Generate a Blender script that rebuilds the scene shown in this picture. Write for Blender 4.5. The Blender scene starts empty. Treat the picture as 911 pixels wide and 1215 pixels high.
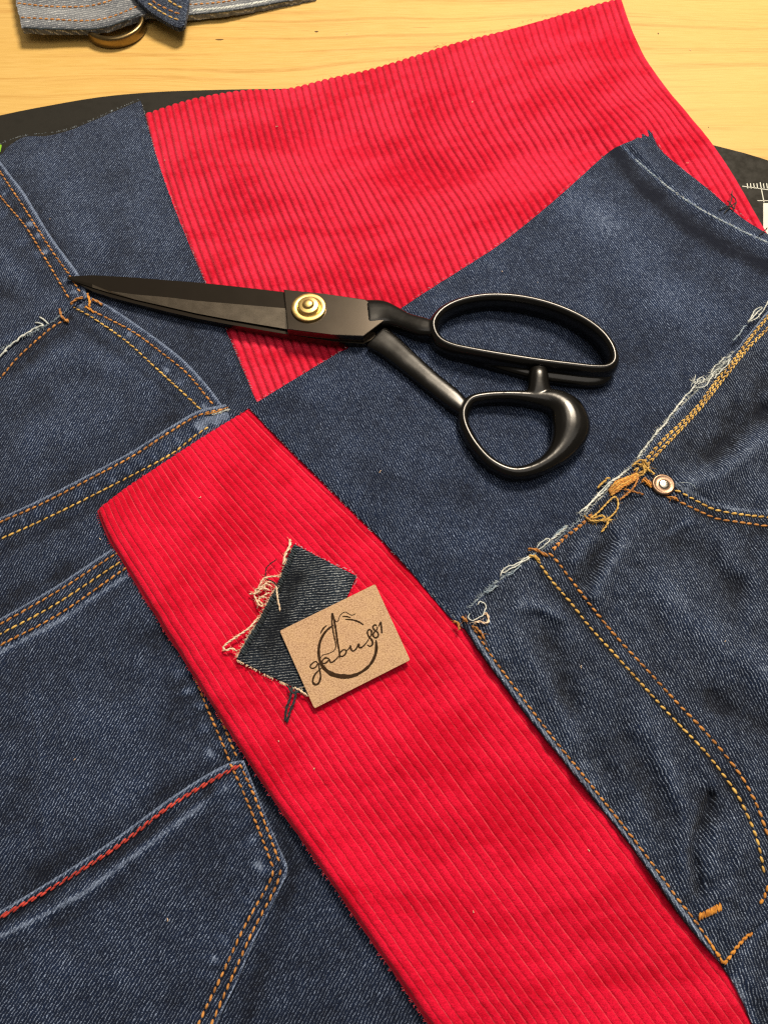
import bpy, math, random
import numpy as np
from mathutils import Matrix, Vector

random.seed(7)
rng = np.random.default_rng(7)
SC = bpy.context.scene
COL = SC.collection
rad = math.radians

# ------------------------------------------------------------------ camera, light, exposure
CAM_H, TILT, FOC = 0.30, rad(24), 877.0          # height over the table, tilt, focal length in photo pixels
cam_d = bpy.data.cameras.new('camera')
cam = bpy.data.objects.new('camera', cam_d)
COL.objects.link(cam)
cam.location = (0, 0, CAM_H)
cam.rotation_euler = (TILT, 0, 0)
cam_d.sensor_fit = 'VERTICAL'
cam_d.sensor_height = 24.0
cam_d.lens = 24.0 * FOC / 1215.0
cam_d.clip_start, cam_d.clip_end = 0.01, 20
cam_d.dof.use_dof = True
cam_d.dof.focus_distance = 0.315
cam_d.dof.aperture_fstop = 20.0
SC.camera = cam

W = bpy.data.worlds.new('World')
SC.world = W
W.use_nodes = True
bg = W.node_tree.nodes['Background']
bg.inputs[0].default_value = (1.0, 0.86, 0.68, 1)
bg.inputs[1].default_value = 0.14


def area(name, loc, target, size, power, col, shape='DISK'):
    d = bpy.data.lights.new(name, 'AREA')
    d.shape, d.size, d.energy, d.color = shape, size, power, col
    o = bpy.data.objects.new(name, d)
    COL.objects.link(o)
    o.location = loc
    o.rotation_euler = (Vector(target) - Vector(loc)).to_track_quat('-Z', 'Y').to_euler()
    return o


area('pendant_lamp', (0.30, 0.99, 1.14), (-0.02, 0.15, 0), 0.38, 30.0, (1.0, 0.85, 0.66))
area('ceiling_lamp', (0.16, 0.10, 1.30), (0.05, 0.15, 0), 1.1, 6.0, (1.0, 0.91, 0.80), 'SQUARE')

SC.render.engine = 'CYCLES'
SC.cycles.use_denoising = False          # the denoiser wipes out the weave
SC.cycles.filter_width = 1.25
SC.cycles.max_bounces = 6
vs = SC.view_settings
vs.view_transform, vs.look, vs.exposure, vs.gamma = 'Standard', 'None', 0.0, 1.0
vs.use_curve_mapping = False

# ------------------------------------------------------------------ pixel <-> place
CT, ST = math.cos(TILT), math.sin(TILT)


def P(px, py, z=0.0):
    """The point at height z (metres) that the photograph shows at (px, py)."""
    px, py, z = np.asarray(px, float), np.asarray(py, float), np.asarray(z, float)
    a, b = px - 455.5, 607.5 - py
    dx, dy, dz = a, ST * FOC + CT * b, -CT * FOC + ST * b
    s = (CAM_H - z) / -dz
    return np.stack([dx * s, dy * s, z + 0 * s], -1)


def proj(x, y, z):
    zc = z - CAM_H
    depth = ST * y - CT * zc
    up = CT * y + ST * zc
    return 455.5 + FOC * x / depth, 607.5 - FOC * up / depth


def zm(pts, ox, oy, k):
    """points read off an enlarged crop -> photo pixels"""
    return [(ox + p[0] / k, oy + p[1] / k) for p in pts]


# ------------------------------------------------------------------ numeric helpers
def spline(pts, n, closed=False, smooth=True):
    p = np.asarray(pts, float)
    if closed:
        p = np.vstack([p, p[:1]])
    if len(p) < 3 or not smooth:
        q = p
    else:
        if closed:
            e = np.vstack([p[-2], p, p[1]])
        else:
            e = np.vstack([2 * p[0] - p[1], p, 2 * p[-1] - p[-2]])
        out = []
        for i in range(1, len(e) - 2):
            p0, p1, p2, p3 = e[i - 1], e[i], e[i + 1], e[i + 2]
            t = np.linspace(0, 1, 24, endpoint=False)[:, None]
            t1 = t0 = 0
            out.append(0.5 * ((2 * p1) + (-p0 + p2) * t + (2 * p0 - 5 * p1 + 4 * p2 - p3) * t ** 2 + (-p0 + 3 * p1 - 3 * p2 + p3) * t ** 3))
        q = np.vstack(out + [p[-1:]])
    d = np.r_[0, np.cumsum(np.linalg.norm(np.diff(q[:, :3], axis=0), axis=1))]
    s = np.linspace(0, d[-1], n + 1 if closed else n)
    if closed:
        s = s[:-1]
    return np.stack([np.interp(s, d, q[:, k]) for k in range(q.shape[1])], -1)


def pdist(px, py, pts):
    """distance to a polyline and the arc length of the nearest point"""
    pts = np.asarray(pts, float)
    best = np.full(px.shape, 1e9)
    arc = np.zeros(px.shape)
    acc = 0.0
    for (x0, y0), (x1, y1) in zip(pts[:-1], pts[1:]):
        ex, ey = x1 - x0, y1 - y0
        L2 = ex * ex + ey * ey + 1e-12
        t = np.clip(((px - x0) * ex + (py - y0) * ey) / L2, 0, 1)
        d = np.hypot(px - x0 - t * ex, py - y0 - t * ey)
        L = math.sqrt(L2)
        m = d < best
        best = np.where(m, d, best)
        arc = np.where(m, acc + t * L, arc)
        acc += L
    return best, arc


def waves(x, y, wl, seed, n=9):
    r = np.random.default_rng(seed)
    o = np.zeros(np.shape(x))
    for i in range(n):
        a = r.uniform(0, math.tau)
        k = math.tau / (wl * r.uniform(0.6, 1.8))
        o = o + np.sin(k * (x * math.cos(a) + y * math.sin(a)) + r.uniform(0, 6.28) + 0.8 * np.sin(k * .6 * (y * math.cos(a) - x * math.sin(a))))
    return o / math.sqrt(n)


def sstep(a, b, x):
    t = np.clip((x - a) / (b - a), 0, 1)
    return t * t * (3 - 2 * t)


class Height:
    """top surface of a cloth over photo pixels, in metres (all authored in mm)"""

    def __init__(self, ctrl, folds=(), bands=(), puckers=(), wave=(0.25, 60), seed=1, gain=2.0):
        self.gain = gain
        self.c, self.f, self.b, self.p, self.w, self.seed = ctrl, folds, bands, puckers, wave, seed

    def __call__(self, px, py):
        px, py = np.asarray(px, float), np.asarray(py, float)
        return self.base(px, py) + self.detail(px, py) * 1e-3

    def base(self, px, py):
        px, py = np.asarray(px, float), np.asarray(py, float)
        num = np.zeros(px.shape)
        den = np.zeros(px.shape)
        for x, y, z in self.c:
            w = 1.0 / (((px - x) ** 2 + (py - y) ** 2) + 30.0 ** 2) ** 1.5
            num += w * z
            den += w
        return num / den * 1e-3

    def detail(self, px, py):
        px, py = np.asarray(px, float), np.asarray(py, float)
        z = np.zeros(px.shape)
        for pts, w, amp in self.f:
            z = z + amp * self.gain * np.exp(-(pdist(px, py, pts)[0] / w) ** 2)
        for pts, half, soft, amp in self.b:
            z = z + 1.7 * amp * (1 - sstep(half, half + soft, pdist(px, py, pts)[0]))
        for pts, w, amp, per in self.p:
            d, s = pdist(px, py, pts)
            z = z + 1.9 * amp * np.cos(math.tau * s / per + 1.3 * np.sin(s / 37.0)) * np.exp(-(d / w) ** 2)
        if self.w[0]:
            z = z + self.w[0] * waves(px, py, self.w[1], self.seed)
            z = z + 0.35 * self.w[0] * waves(px, py, self.w[1] * .35, self.seed + 50)
        return z


# ------------------------------------------------------------------ mesh helpers
def mesh_obj(name, verts, faces, mat, parent=None, uv=None, attrs=None, smooth=True):
    me = bpy.data.meshes.new(name)
    verts = np.asarray(verts, np.float32)
    if isinstance(faces, np.ndarray):
        n, k = faces.shape
        me.vertices.add(len(verts))
        me.vertices.foreach_set('co', verts.ravel())
        me.loops.add(n * k)
        me.loops.foreach_set('vertex_index', faces.astype(np.int32).ravel())
        me.polygons.add(n)
        me.polygons.foreach_set('loop_start', np.arange(0, n * k, k, dtype=np.int32))
        me.update(calc_edges=True)
    else:
        me.from_pydata([tuple(map(float, v)) for v in verts], [], faces)
        me.update()
    if uv is not None:
        idx = np.empty(len(me.loops), np.int32)
        me.loops.foreach_get('vertex_index', idx)
        lay = me.uv_layers.new(name='weave')
        lay.data.foreach_set('uv', np.asarray(uv, np.float32)[idx].ravel())
    for k, v in (attrs or {}).items():
        a = me.attributes.new(k, 'FLOAT', 'POINT')
        a.data.foreach_set('value', np.asarray(v, np.float32))
    me.polygons.foreach_set('use_smooth', np.full(len(me.polygons), smooth))
    me.materials.append(mat)
    o = bpy.data.objects.new(name, me)
    COL.objects.link(o)
    if parent is not None:
        adopt(o, parent)
    return o


def root_of(o):
    m = Matrix.Identity(4)
    while o is not None:
        m = o.matrix_basis @ m if o.parent is None else m
        o = o.parent
    return m


def adopt(o, parent):
    o.parent = parent
    top = parent
    while top.parent is not None:
        top = top.parent
    # children keep world coordinates: undo the root's translation once
    if parent is top:
        o.matrix_parent_inverse = Matrix.Translation(-Vector(top.location))


def thing(name, label, cat, base, group=None):
    o = bpy.data.objects.new(name, None)
    o.empty_display_size = 0.01
    COL.objects.link(o)
    o.location = tuple(float(v) for v in base)
    o['label'], o['category'] = label, cat
    if group:
        o['group'] = group
    return o


def tag(o, label, cat, group=None):
    o['label'], o['category'] = label, cat
    if group:
        o['group'] = group
    return o


def grid_faces(nu, nv, off=0, flip=False):
    i = np.arange(nu - 1)[None, :] + np.arange(nv - 1)[:, None] * nu
    i = i.ravel() + off
    f = np.stack([i, i + nu, i + nu + 1, i + 1], -1)
    return f[:, ::-1] if flip else f


def cloth(name, parent, mat, T, B, L, R, nu, nv, hf, thick=1.0, twill=65.0, pitch=0.375, wales=0, wale_h=0.5, wale_flat=2.0,
          fade=(), dots=(), fade0=0.0, jag=0.0, edge_drop=0.25, smooth=(1, 1, 1, 1), roll=(), seed=3, zmin=0.0, ridge=0.22):
    """A four-sided piece of cloth. T and B run left to right, L and R top to bottom, all in photo pixels."""
    def side(pts, n, sm):
        q = spline(pts, n, smooth=bool(sm))
        return P(q[:, 0], q[:, 1], hf(q[:, 0], q[:, 1]))[:, :2]
    t, b = side(T, nu, smooth[0]), side(B, nu, smooth[1])
    l, r = side(L, nv, smooth[2]), side(R, nv, smooth[3])
    if jag:
        g = np.random.default_rng(seed)
        for e in (t, b, l, r):
            n = len(e)
            k = g.normal(0, 1, (n, 2)) * 0.5 + np.stack([waves(np.arange(n), 0 * np.arange(n), 9, seed + i) for i in (1, 2)], -1)
            k *= np.clip(np.minimum(np.arange(n), n - 1 - np.arange(n)) / 9.0, 0, 1)[:, None]
            e += k * jag * 1e-3
    u = np.linspace(0, 1, nu)[None, :, None]
    v = np.linspace(0, 1, nv)[:, None, None]
    c00, c10, c01, c11 = (t[0] + l[0]) / 2, (t[-1] + r[0]) / 2, (b[0] + l[-1]) / 2, (b[-1] + r[-1]) / 2
    xy = ((1 - v) * t[None] + v * b[None] + (1 - u) * l[:, None] + u * r[:, None]
          - ((1 - u) * (1 - v) * c00 + u * (1 - v) * c10 + (1 - u) * v * c01 + u * v * c11))
    x, y = xy[..., 0], xy[..., 1]
    z = np.full(x.shape, 0.006)
    for _ in range(4):
        px, py = proj(x, y, z)
        z = hf(px, py)
    fd = np.full(x.shape, float(fade0))
    if not wales and isinstance(hf, Height):     # raised folds are rubbed paler, hollows keep their dye
        fd = fd + ridge * hf.detail(px, py)
    for pts, w, amt in fade:  # dye wear; the dark stitch lines also paint groove shade into the colour
        fd = fd + amt * 1.2 * np.exp(-(pdist(px, py, pts)[0] / w) ** 2)
    for pts, per, w, amt in dots:
        d, s = pdist(px, py, pts)
        fd = fd + amt * 1.05 * np.exp(-(d / (w * 1.25)) ** 2) * np.clip(0.35 + .8 * np.cos(math.tau * s / per + 2.6 * np.sin(s / 41.0)), 0, 1.2) * np.clip(.7 + .6 * waves(px, py, 22, 77), 0, 1.6)
    uu = np.broadcast_to(u[..., 0], x.shape)
    vv = np.broadcast_to(v[..., 0], x.shape)
    if wales:
        ph = uu * wales
        prof = np.abs(np.sin(math.pi * ph)) ** (1.0 / wale_flat)
        amp = 1 + 0.25 * np.sin(np.floor(ph) * 2.4) + 0.12 * waves(np.floor(ph) * 7, vv * 60, 5, seed + 9)
        z = z + wale_h * 1e-3 * (prof - 1) * amp
        wl = np.linalg.norm(l[0] - l[-1])
        uv = np.stack([ph, vv * wl * 1000], -1)
    else:
        a = rad(twill + 45)
        uv = np.stack([x * math.cos(a) + y * math.sin(a), -x * math.sin(a) + y * math.cos(a)], -1) * (1000 / pitch) + 700
    for sidei, w, drop in roll:          # an edge that rolls over
        d = {'L': uu, 'R': 1 - uu, 'T': vv, 'B': 1 - vv}[sidei]
        k = np.clip(1 - d / w, 0, 1)
        z = z - drop * 1e-3 * (1 - np.sqrt(np.clip(1 - k * k, 0, 1)))
    edge = np.minimum(np.minimum(np.arange(nu)[None, :], nu - 1 - np.arange(nu)[None, :]), np.minimum(np.arange(nv)[:, None], nv - 1 - np.arange(nv)[:, None]))
    z = z - edge_drop * 1e-3 * (edge == 0) - edge_drop * 0.3e-3 * (edge == 1)
    z = np.maximum(z, zmin * 1e-3)
    top = np.stack([x, y, z], -1).reshape(-1, 3)
    bot = top.copy()
    bot[:, 2] -= thick * 1e-3
    ids = np.arange(nu * nv).reshape(nv, nu)
    ring = np.concatenate([ids[0, :], ids[1:, -1], ids[-1, -2::-1], ids[-2:0:-1, 0]])
    n = nu * nv
    m = len(ring)
    wall = np.vstack([top[ring], bot[ring]])
    j = np.arange(m)
    wf = np.stack([2 * n + j, 2 * n + (j + 1) % m, 2 * n + m + (j + 1) % m, 2 * n + m + j], -1)
    faces = np.vstack([grid_faces(nu, nv), grid_faces(nu, nv, n, True), wf])
    V = np.vstack([top, bot, wall])
    uvf = uv.reshape(-1, 2)
    UV = np.vstack([uvf, uvf, uvf[ring], uvf[ring] + (0.0 if wales else 2.0)])
    fdf = fd.reshape(-1)
    FD = np.concatenate([fdf, fdf, fdf[ring] + 0.15, fdf[ring] + 0.15])
    return mesh_obj(name, V, faces, mat, parent, UV, {'fade': FD})


def place(px_pts, hf, lift=0.0, smooth=True, n=400):
    q = spline(px_pts, n, smooth=smooth)
    return P(q[:, 0], q[:, 1], hf(q[:, 0], q[:, 1]) + lift * 1e-3)


def capsule(nr=7, ns=6):
    t = np.linspace(-1, 1, nr)
    r = np.sqrt(np.clip(1 - np.abs(t) ** 2.6, 0, 1))
    a = np.arange(ns) / ns * math.tau
    V = np.stack([np.repeat(t, ns), np.outer(r, np.cos(a)).ravel(), np.outer(r, np.sin(a)).ravel()], -1)
    F = []
    for i in range(nr - 1):
        for k in range(ns):
            F.append((i * ns + k, i * ns + (k + 1) % ns, (i + 1) * ns + (k + 1) % ns, (i + 1) * ns + k))
    return V, np.array(F)


CV, CF = capsule()


def stitches(name, parent, mat, pts, hf, length=2.5, gap=0.3, r=0.36, lift=0.12, twist=7.0, smooth=True, jit=0.1, seed=0, cross=None, skip=0.0):
    """a row of thread stitches lying on the surface hf; cross = angle of each stitch to the row (overlock)"""
    g = np.random.default_rng(seed + len(pts))
    w = place(pts, hf, 0, smooth, 900)
    d = np.r_[0, np.cumsum(np.linalg.norm(np.diff(w, axis=0), axis=1))]
    step = (length * 1.08 + gap) * 1e-3
    Vs, Fs, k, s = [], [], 0, 0.0
    while s + step < d[-1] + 1e-6:
        st = step * (1 + g.uniform(-jit, jit))
        if g.random() < skip:
            s += st
            continue
        c = np.array([np.interp(s + st * .5, d, w[:, i]) for i in range(3)])
        q0 = np.array([np.interp(s, d, w[:, i]) for i in range(3)])
        q1 = np.array([np.interp(s + st, d, w[:, i]) for i in range(3)])
        t = q1 - q0
        t /= np.linalg.norm(t) + 1e-12
        a = rad(twist + g.normal(0, 4)) if cross is None else rad(cross + g.normal(0, 9))
        n = np.cross((0, 0, 1), t)
        n /= np.linalg.norm(n) + 1e-12
        up = np.cross(t, n)
        tx = t * math.cos(a) + n * math.sin(a)
        ty = np.cross(up, tx)
        L = (length * (1 + g.uniform(-jit, jit))) * .5e-3
        r_k = 1.32 if cross is None else 1.0
        if cross is None:
            L = min(L, st * .56)
        rr = r * r_k * 1e-3 * (1 + g.uniform(-.15, .15))
        v = c + CV[:, :1] * L * tx + CV[:, 1:2] * rr * ty + (CV[:, 2:3] * rr * 0.85 + lift * 1e-3 - 0.12e-3 * CV[:, :1] ** 2) * up
        Vs.append(v)
        Fs.append(CF + k * len(CV))
        k += 1
        s += st if cross is None else gap * 1e-3
    o = mesh_obj(name, np.vstack(Vs), np.vstack(Fs), mat, parent)
    o['kind'] = 'stuff'
    return o


def tube_geo(path, r, ns=7):
    path = np.asarray(path, float)
    n = len(path)
    r = np.broadcast_to(np.asarray(r, float), (n,))
    t = np.gradient(path, axis=0)
    t /= np.linalg.norm(t, axis=1)[:, None] + 1e-12
    a = np.arange(ns) / ns * math.tau
    nrm = np.cross(t[0], (0.13, 0.2, 0.97))
    V = []
    for i in range(n):
        nrm = nrm - t[i] * np.dot(nrm, t[i])
        nrm /= np.linalg.norm(nrm) + 1e-12
        bn = np.cross(t[i], nrm)
        V.append(path[i] + r[i] * (np.cos(a)[:, None] * nrm + np.sin(a)[:, None] * bn))
    V = np.vstack(V + [path[:1], path[-1:]])
    F = []
    for i in range(n - 1):
        for k in range(ns):
            F.append((i * ns + k, i * ns + (k + 1) % ns, (i + 1) * ns + (k + 1) % ns, (i + 1) * ns + k))
    m = n * ns
    for k in range(ns):
        F.append((m, (k + 1) % ns, k, k))
        F.append((m + 1, (n - 1) * ns + k, (n - 1) * ns + (k + 1) % ns, (n - 1) * ns + (k + 1) % ns))
    F = [f if f[2] != f[3] else f[:3] for f in F]
    return V, F


def thread(name, parent, mat, pts, hf, r=0.3, lift=0.35, n=40, arch=0.0, plies=1, wob=0.0, seed=0):
    """a loose yarn lying on hf; arch lifts its middle (mm)"""
    p = place(pts, hf, lift, True, n)
    s = np.linspace(0, 1, n)
    p[:, 2] += arch * 1e-3 * np.sin(math.pi * s)
    if wob:
        p[:, 0] += wob * 1e-3 * waves(s * 40, s * 0, 9, seed + 3)
        p[:, 1] += wob * 1e-3 * waves(s * 40, s * 0, 9, seed + 4)
        p[:, 2] += abs(wob) * 0.6e-3 * np.abs(waves(s * 40, s * 0, 9, seed + 5))
    taper = r * 1e-3 * np.clip(np.minimum(s, 1 - s) * 14 + 0.45, 0, 1)
    if plies == 1:
        V, F = tube_geo(p, taper)
    else:
        V, F = np.zeros((0, 3)), []
        L = np.linalg.norm(np.diff(p, axis=0), axis=1).sum()
        t = np.gradient(p, axis=0)
        t /= np.linalg.norm(t, axis=1)[:, None] + 1e-12
        a = np.cross(t, (0, 0, 1))
        a /= np.linalg.norm(a, axis=1)[:, None] + 1e-12
        b = np.cross(t, a)
        for k in range(plies):
            ph = s * L / (r * 6e-3) * math.tau / 1.6 + k * math.tau / plies
            q = p + (np.cos(ph)[:, None] * a + np.sin(ph)[:, None] * b) * r * 0.52e-3
            v, f = tube_geo(q, taper * 0.62, 6)
            F += [tuple(i + len(V) for i in ff) for ff in f]
            V = np.vstack([V, v])
    if r > .25 and n > 16:
        g = np.random.default_rng(seed + n + int(p[0, 0] * 1e6) % 1000)
        F = list(F)
        for _ in range(int(10 + 900 * np.linalg.norm(np.diff(p, axis=0), axis=1).sum())):
            k = int(g.uniform(1, n - 2))
            d = (p[k + 1] - p[k]) / (np.linalg.norm(p[k + 1] - p[k]) + 1e-9) * g.choice([-1, 1]) + g.normal(0, .7, 3) * (1, 1, .4)
            L = g.uniform(.5, 1.5) * 1e-3
            q = p[k] + d * L * np.linspace(0, 1, 4)[:, None] + np.outer(np.linspace(0, 1, 4) ** 2, g.normal(0, .35e-3, 3) * (1, 1, .3))
            v, f = tube_geo(q, .055e-3, 4)
            F += [tuple(i + len(V) for i in ff) for ff in f]
            V = np.vstack([V, v])
    return mesh_obj(name, V, F, mat, parent)


def fringe(name, parent, mat, pts, hf, count, length, r=0.10, out=(0, 0), spread=60, lift=0.2, seed=0):
    """many short yarn ends along a raw edge, one mesh"""
    g = np.random.default_rng(seed)
    w = place(pts, hf, lift, True, 300)
    V, F = np.zeros((0, 3)), []
    vs_, fs_, nv = [], [], 0
    o2 = np.array([out[0], -out[1]], float)
    for i in range(count):
        k = int(g.uniform(2, 297))
        t = w[k + 2] - w[k - 2]
        base = math.atan2(o2[1], o2[0]) if (out[0] or out[1]) else math.atan2(t[1], t[0]) + math.pi / 2
        a = base + rad(g.normal(0, spread))
        L = length * 1e-3 * g.uniform(0.4, 1.3)
        s = np.linspace(-0.3, 1, 6)[:, None]
        d = np.array([math.cos(a), math.sin(a), g.uniform(-.15, .25)])
        nrm = np.array([-d[1], d[0], 0])
        p = w[k] + d * L * s + nrm * L * g.normal(0, .35) * s ** 2
        p[:, 2] += g.uniform(0, .3) * 1e-3
        v, f = tube_geo(p, r * 1e-3 * np.linspace(1, .6, 6), 5)
        fs_ += [tuple(i2 + nv for i2 in ff) for ff in f]
        nv += len(v)
        vs_.append(v)
    o = mesh_obj(name, np.vstack(vs_), fs_, mat, parent)
    o['kind'] = 'stuff'
    return o


# ------------------------------------------------------------------ materials
def srgb(h):
    c = [int(h[i:i + 2], 16) / 255 for i in (0, 2, 4)]
    return tuple(v / 12.92 if v < .04045 else ((v + .055) / 1.055) ** 2.4 for v in c) + (1,)


class NT:
    def __init__(self, name):
        self.m = bpy.data.materials.new(name)
        self.m.use_nodes = True
        self.t = self.m.node_tree
        self.b = self.t.nodes['Principled BSDF']

    def n(self, kind, **kw):
        nd = self.t.nodes.new('ShaderNode' + kind)
        for k, v in kw.items():
            setattr(nd, k, v)
        return nd

    def put(self, sock, v):
        if hasattr(v, 'is_linked') or hasattr(v, 'links'):
            self.t.links.new(v, sock)
        else:
            sock.default_value = v

    def math(self, op, a, b=None, c=None, clamp=False):
        nd = self.n('Math', operation=op, use_clamp=clamp)
        for i, v in enumerate((a, b, c)):
            if v is not None:
                self.put(nd.inputs[i], v)
        return nd.outputs[0]

    def mix(self, f, a, b, kind='MIX'):
        nd = self.n('Mix', data_type='RGBA', blend_type=kind)
        self.put(nd.inputs[0], f)
        self.put(nd.inputs[6], a)
        self.put(nd.inputs[7], b)
        return nd.outputs[2]

    def ss(self, v, a, b, lo=0.0, hi=1.0):
        nd = self.n('MapRange', interpolation_type='SMOOTHSTEP')
        self.put(nd.inputs[0], v)
        for i, q in enumerate((a, b, lo, hi)):
            self.put(nd.inputs[1 + i], q)
        return nd.outputs[0]

    def noise(self, vec, scale, detail=2.0, rough=.5, dim='3D'):
        nd = self.n('TexNoise', noise_dimensions=dim)
        self.put(nd.inputs['Vector'], vec)
        nd.inputs['Scale'].default_value = scale
        nd.inputs['Detail'].default_value = detail
        nd.inputs['Roughness'].default_value = rough
        return nd.outputs[0]

    def scaled(self, vec, s, r=(0, 0, 0)):
        nd = self.n('Mapping')
        self.put(nd.inputs[0], vec)
        nd.inputs['Scale'].default_value = s
        nd.inputs['Rotation'].default_value = r
        return nd.outputs[0]

    def bump(self, h, strength, dist, base=None):
        nd = self.n('Bump')
        nd.inputs['Strength'].default_value = strength
        nd.inputs['Distance'].default_value = dist
        self.put(nd.inputs['Height'], h)
        if base is not None:
            self.put(nd.inputs['Normal'], base)
        return nd.outputs[0]

    def set(self, **kw):
        for k, v in kw.items():
            self.put(self.b.inputs[k.replace('_', ' ')], v)
        return self.m


def denim_mat(name, dark, mid, weft, fleck=0.55, clear=1.3):
    q = NT(name)
    uv = q.n('UVMap', uv_map='weave').outputs[0]
    obj = q.n('TexCoord').outputs['Object']
    fade = q.n('Attribute', attribute_name='fade').outputs['Fac']
    wob = q.n('TexNoise')
    q.put(wob.inputs['Vector'], uv)
    wob.inputs['Scale'].default_value = 0.16
    wob.inputs['Detail'].default_value = 3
    va = q.n('VectorMath', operation='MULTIPLY_ADD')
    q.put(va.inputs[0], wob.outputs['Color'])
    va.inputs[1].default_value = (3.4, 3.4, 0)
    q.put(va.inputs[2], uv)
    sp = q.n('SeparateXYZ')
    q.put(sp.inputs[0], va.outputs[0])
    U, V = sp.outputs[0], sp.outputs[1]
    fl = q.n('VectorMath', operation='FLOOR')
    q.put(fl.inputs[0], va.outputs[0])
    wn = q.n('TexWhiteNoise', noise_dimensions='2D')
    q.put(wn.inputs['Vector'], fl.outputs[0])
    r = wn.outputs['Value']
    s = q.math('FRACT', q.math('MULTIPLY', q.math('ADD', U, V), 0.25))
    tri = q.math('MULTIPLY', q.math('ABSOLUTE', q.math('SUBTRACT', s, 0.5)), 2.0)
    m = q.ss(tri, 0.48, 0.86)
    # each weft float is a separate little dash along the line
    along = q.math('ABSOLUTE', q.math('SUBTRACT', q.math('FRACT', q.math('MULTIPLY', q.math('SUBTRACT', U, V), 0.5)), 0.5))
    dash = q.ss(along, 0.04, 0.34, 0.12, 1.0)
    big = q.noise(q.scaled(uv, (1, 1, 1)), 0.022, 3, .6)
    mid_n = q.noise(uv, 0.12, 3, .6)
    slub = q.noise(q.scaled(uv, (0.5, 0.016, 1)), 1.0, 2, .6)
    slub2 = q.noise(q.scaled(uv, (0.03, 0.9, 1)), 1.0, 2, .6)
    f0 = q.math('ADD', fade, q.math('MULTIPLY', q.math('SUBTRACT', big, 0.5), 1.0))
    f1 = q.math('ADD', f0, q.math('MULTIPLY', q.math('SUBTRACT', mid_n, 0.5), 0.7))
    f2 = q.math('ADD', f1, q.math('MULTIPLY', q.math('SUBTRACT', slub, 0.5), 0.55), clamp=False)
    warp = q.mix(q.math('ADD', f2, 0.42, clamp=True), dark, mid)
    warp = q.mix(q.math('MULTIPLY', q.ss(r, .2, 1.0), 0.45), warp, dark)
    k = q.math('MULTIPLY', q.math('MULTIPLY', m, dash), q.math('ADD', 0.08, q.math('MULTIPLY', q.math('POWER', r, 1.9), 1.95)))
    k = q.math('MULTIPLY', k, q.math('ADD', fleck, q.math('MULTIPLY', f1, 0.55)))
    k = q.math('MULTIPLY', k, q.math('ADD', 0.65, q.math('MULTIPLY', slub2, 0.7)), clamp=True)
    pale = q.ss(q.math('ADD', fade, q.math('MULTIPLY', q.math('SUBTRACT', mid_n, .5), .9)), 0.38, 1.05)
    col = q.mix(k, warp, weft)
    cell = q.ss(q.math('ADD', pale, q.math('MULTIPLY', r, .9)), 0.85, 1.55)
    col = q.mix(q.math('MULTIPLY', q.math('ADD', q.math('MULTIPLY', cell, .75), q.math('MULTIPLY', pale, .18)), q.math('ADD', .45, q.math('MULTIPLY', m, .55))), col, tuple(v * .62 for v in weft[:3]) + (1,))
    h = q.math('ADD', q.math('MULTIPLY', q.math('SUBTRACT', 1.0, m), 0.7), q.math('MULTIPLY', r, 0.35))
    h = q.math('ADD', h, q.math('MULTIPLY', mid_n, 1.2))
    nb = q.bump(h, 0.85 * clear, 0.00026)
    return q.set(Base_Color=col, Roughness=0.88, Specular_IOR_Level=0.18, Normal=nb, Sheen_Weight=0.04)


def cord_mat(name, base, deep, groove_col, groove_amt, gw=0.16, lvar=.65, bmin=.25):
    q = NT(name)
    uv = q.n('UVMap', uv_map='weave').outputs[0]
    obj = q.n('TexCoord').outputs['Object']
    sp = q.n('SeparateXYZ')
    q.put(sp.inputs[0], uv)
    ph = q.math('FRACT', sp.outputs[0])
    tri = q.math('MULTIPLY', q.math('ABSOLUTE', q.math('SUBTRACT', ph, 0.5)), 2.0)
    g = q.ss(tri, 1.0 - gw * 1.6, 1.0 - gw * 0.35)
    lw = q.n('TexWhiteNoise', noise_dimensions='1D')
    q.put(lw.inputs['W'], q.math('FLOOR', q.math('ADD', sp.outputs[0], 0.5)))
    lstr = q.math('ADD', 1.0 - lvar, q.math('MULTIPLY', lw.outputs['Value'], lvar))
    nap = q.noise(q.scaled(uv, (0.07, 0.05, 1)), 1.0, 4, .6)
    nap2 = q.noise(q.scaled(uv, (1.3, 0.30, 1)), 1.0, 3, .65)
    pile = q.noise(obj, 1900, 3, .75)
    brk = q.noise(q.scaled(uv, (1.0, 0.35, 1)), 1.0, 3, .6)
    k = q.math('ADD', q.math('MULTIPLY', q.ss(nap, .36, .60), .60), q.math('MULTIPLY', q.ss(nap2, .3, .72), .45))
    c = q.mix(k, deep, base)
    c = q.mix(q.ss(pile, .42, .68, 0.0, 0.55), c, tuple(v * .62 for v in deep[:3]) + (1,))
    c = q.mix(q.math('MULTIPLY', q.math('MULTIPLY', g, q.ss(brk, .3, .62, bmin, 1.0)), q.math('MULTIPLY', lstr, groove_amt)), c, groove_col)
    h = q.math('ADD', q.math('MULTIPLY', pile, 1.0), q.math('MULTIPLY', nap2, .6))
    nb = q.bump(h, 0.8, 0.0006)
    return q.set(Base_Color=c, Roughness=0.95, Specular_IOR_Level=0.1, Normal=nb, Sheen_Weight=0.4, Sheen_Roughness=0.35, Sheen_Tint=(1, .35, .4, 1))


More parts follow.
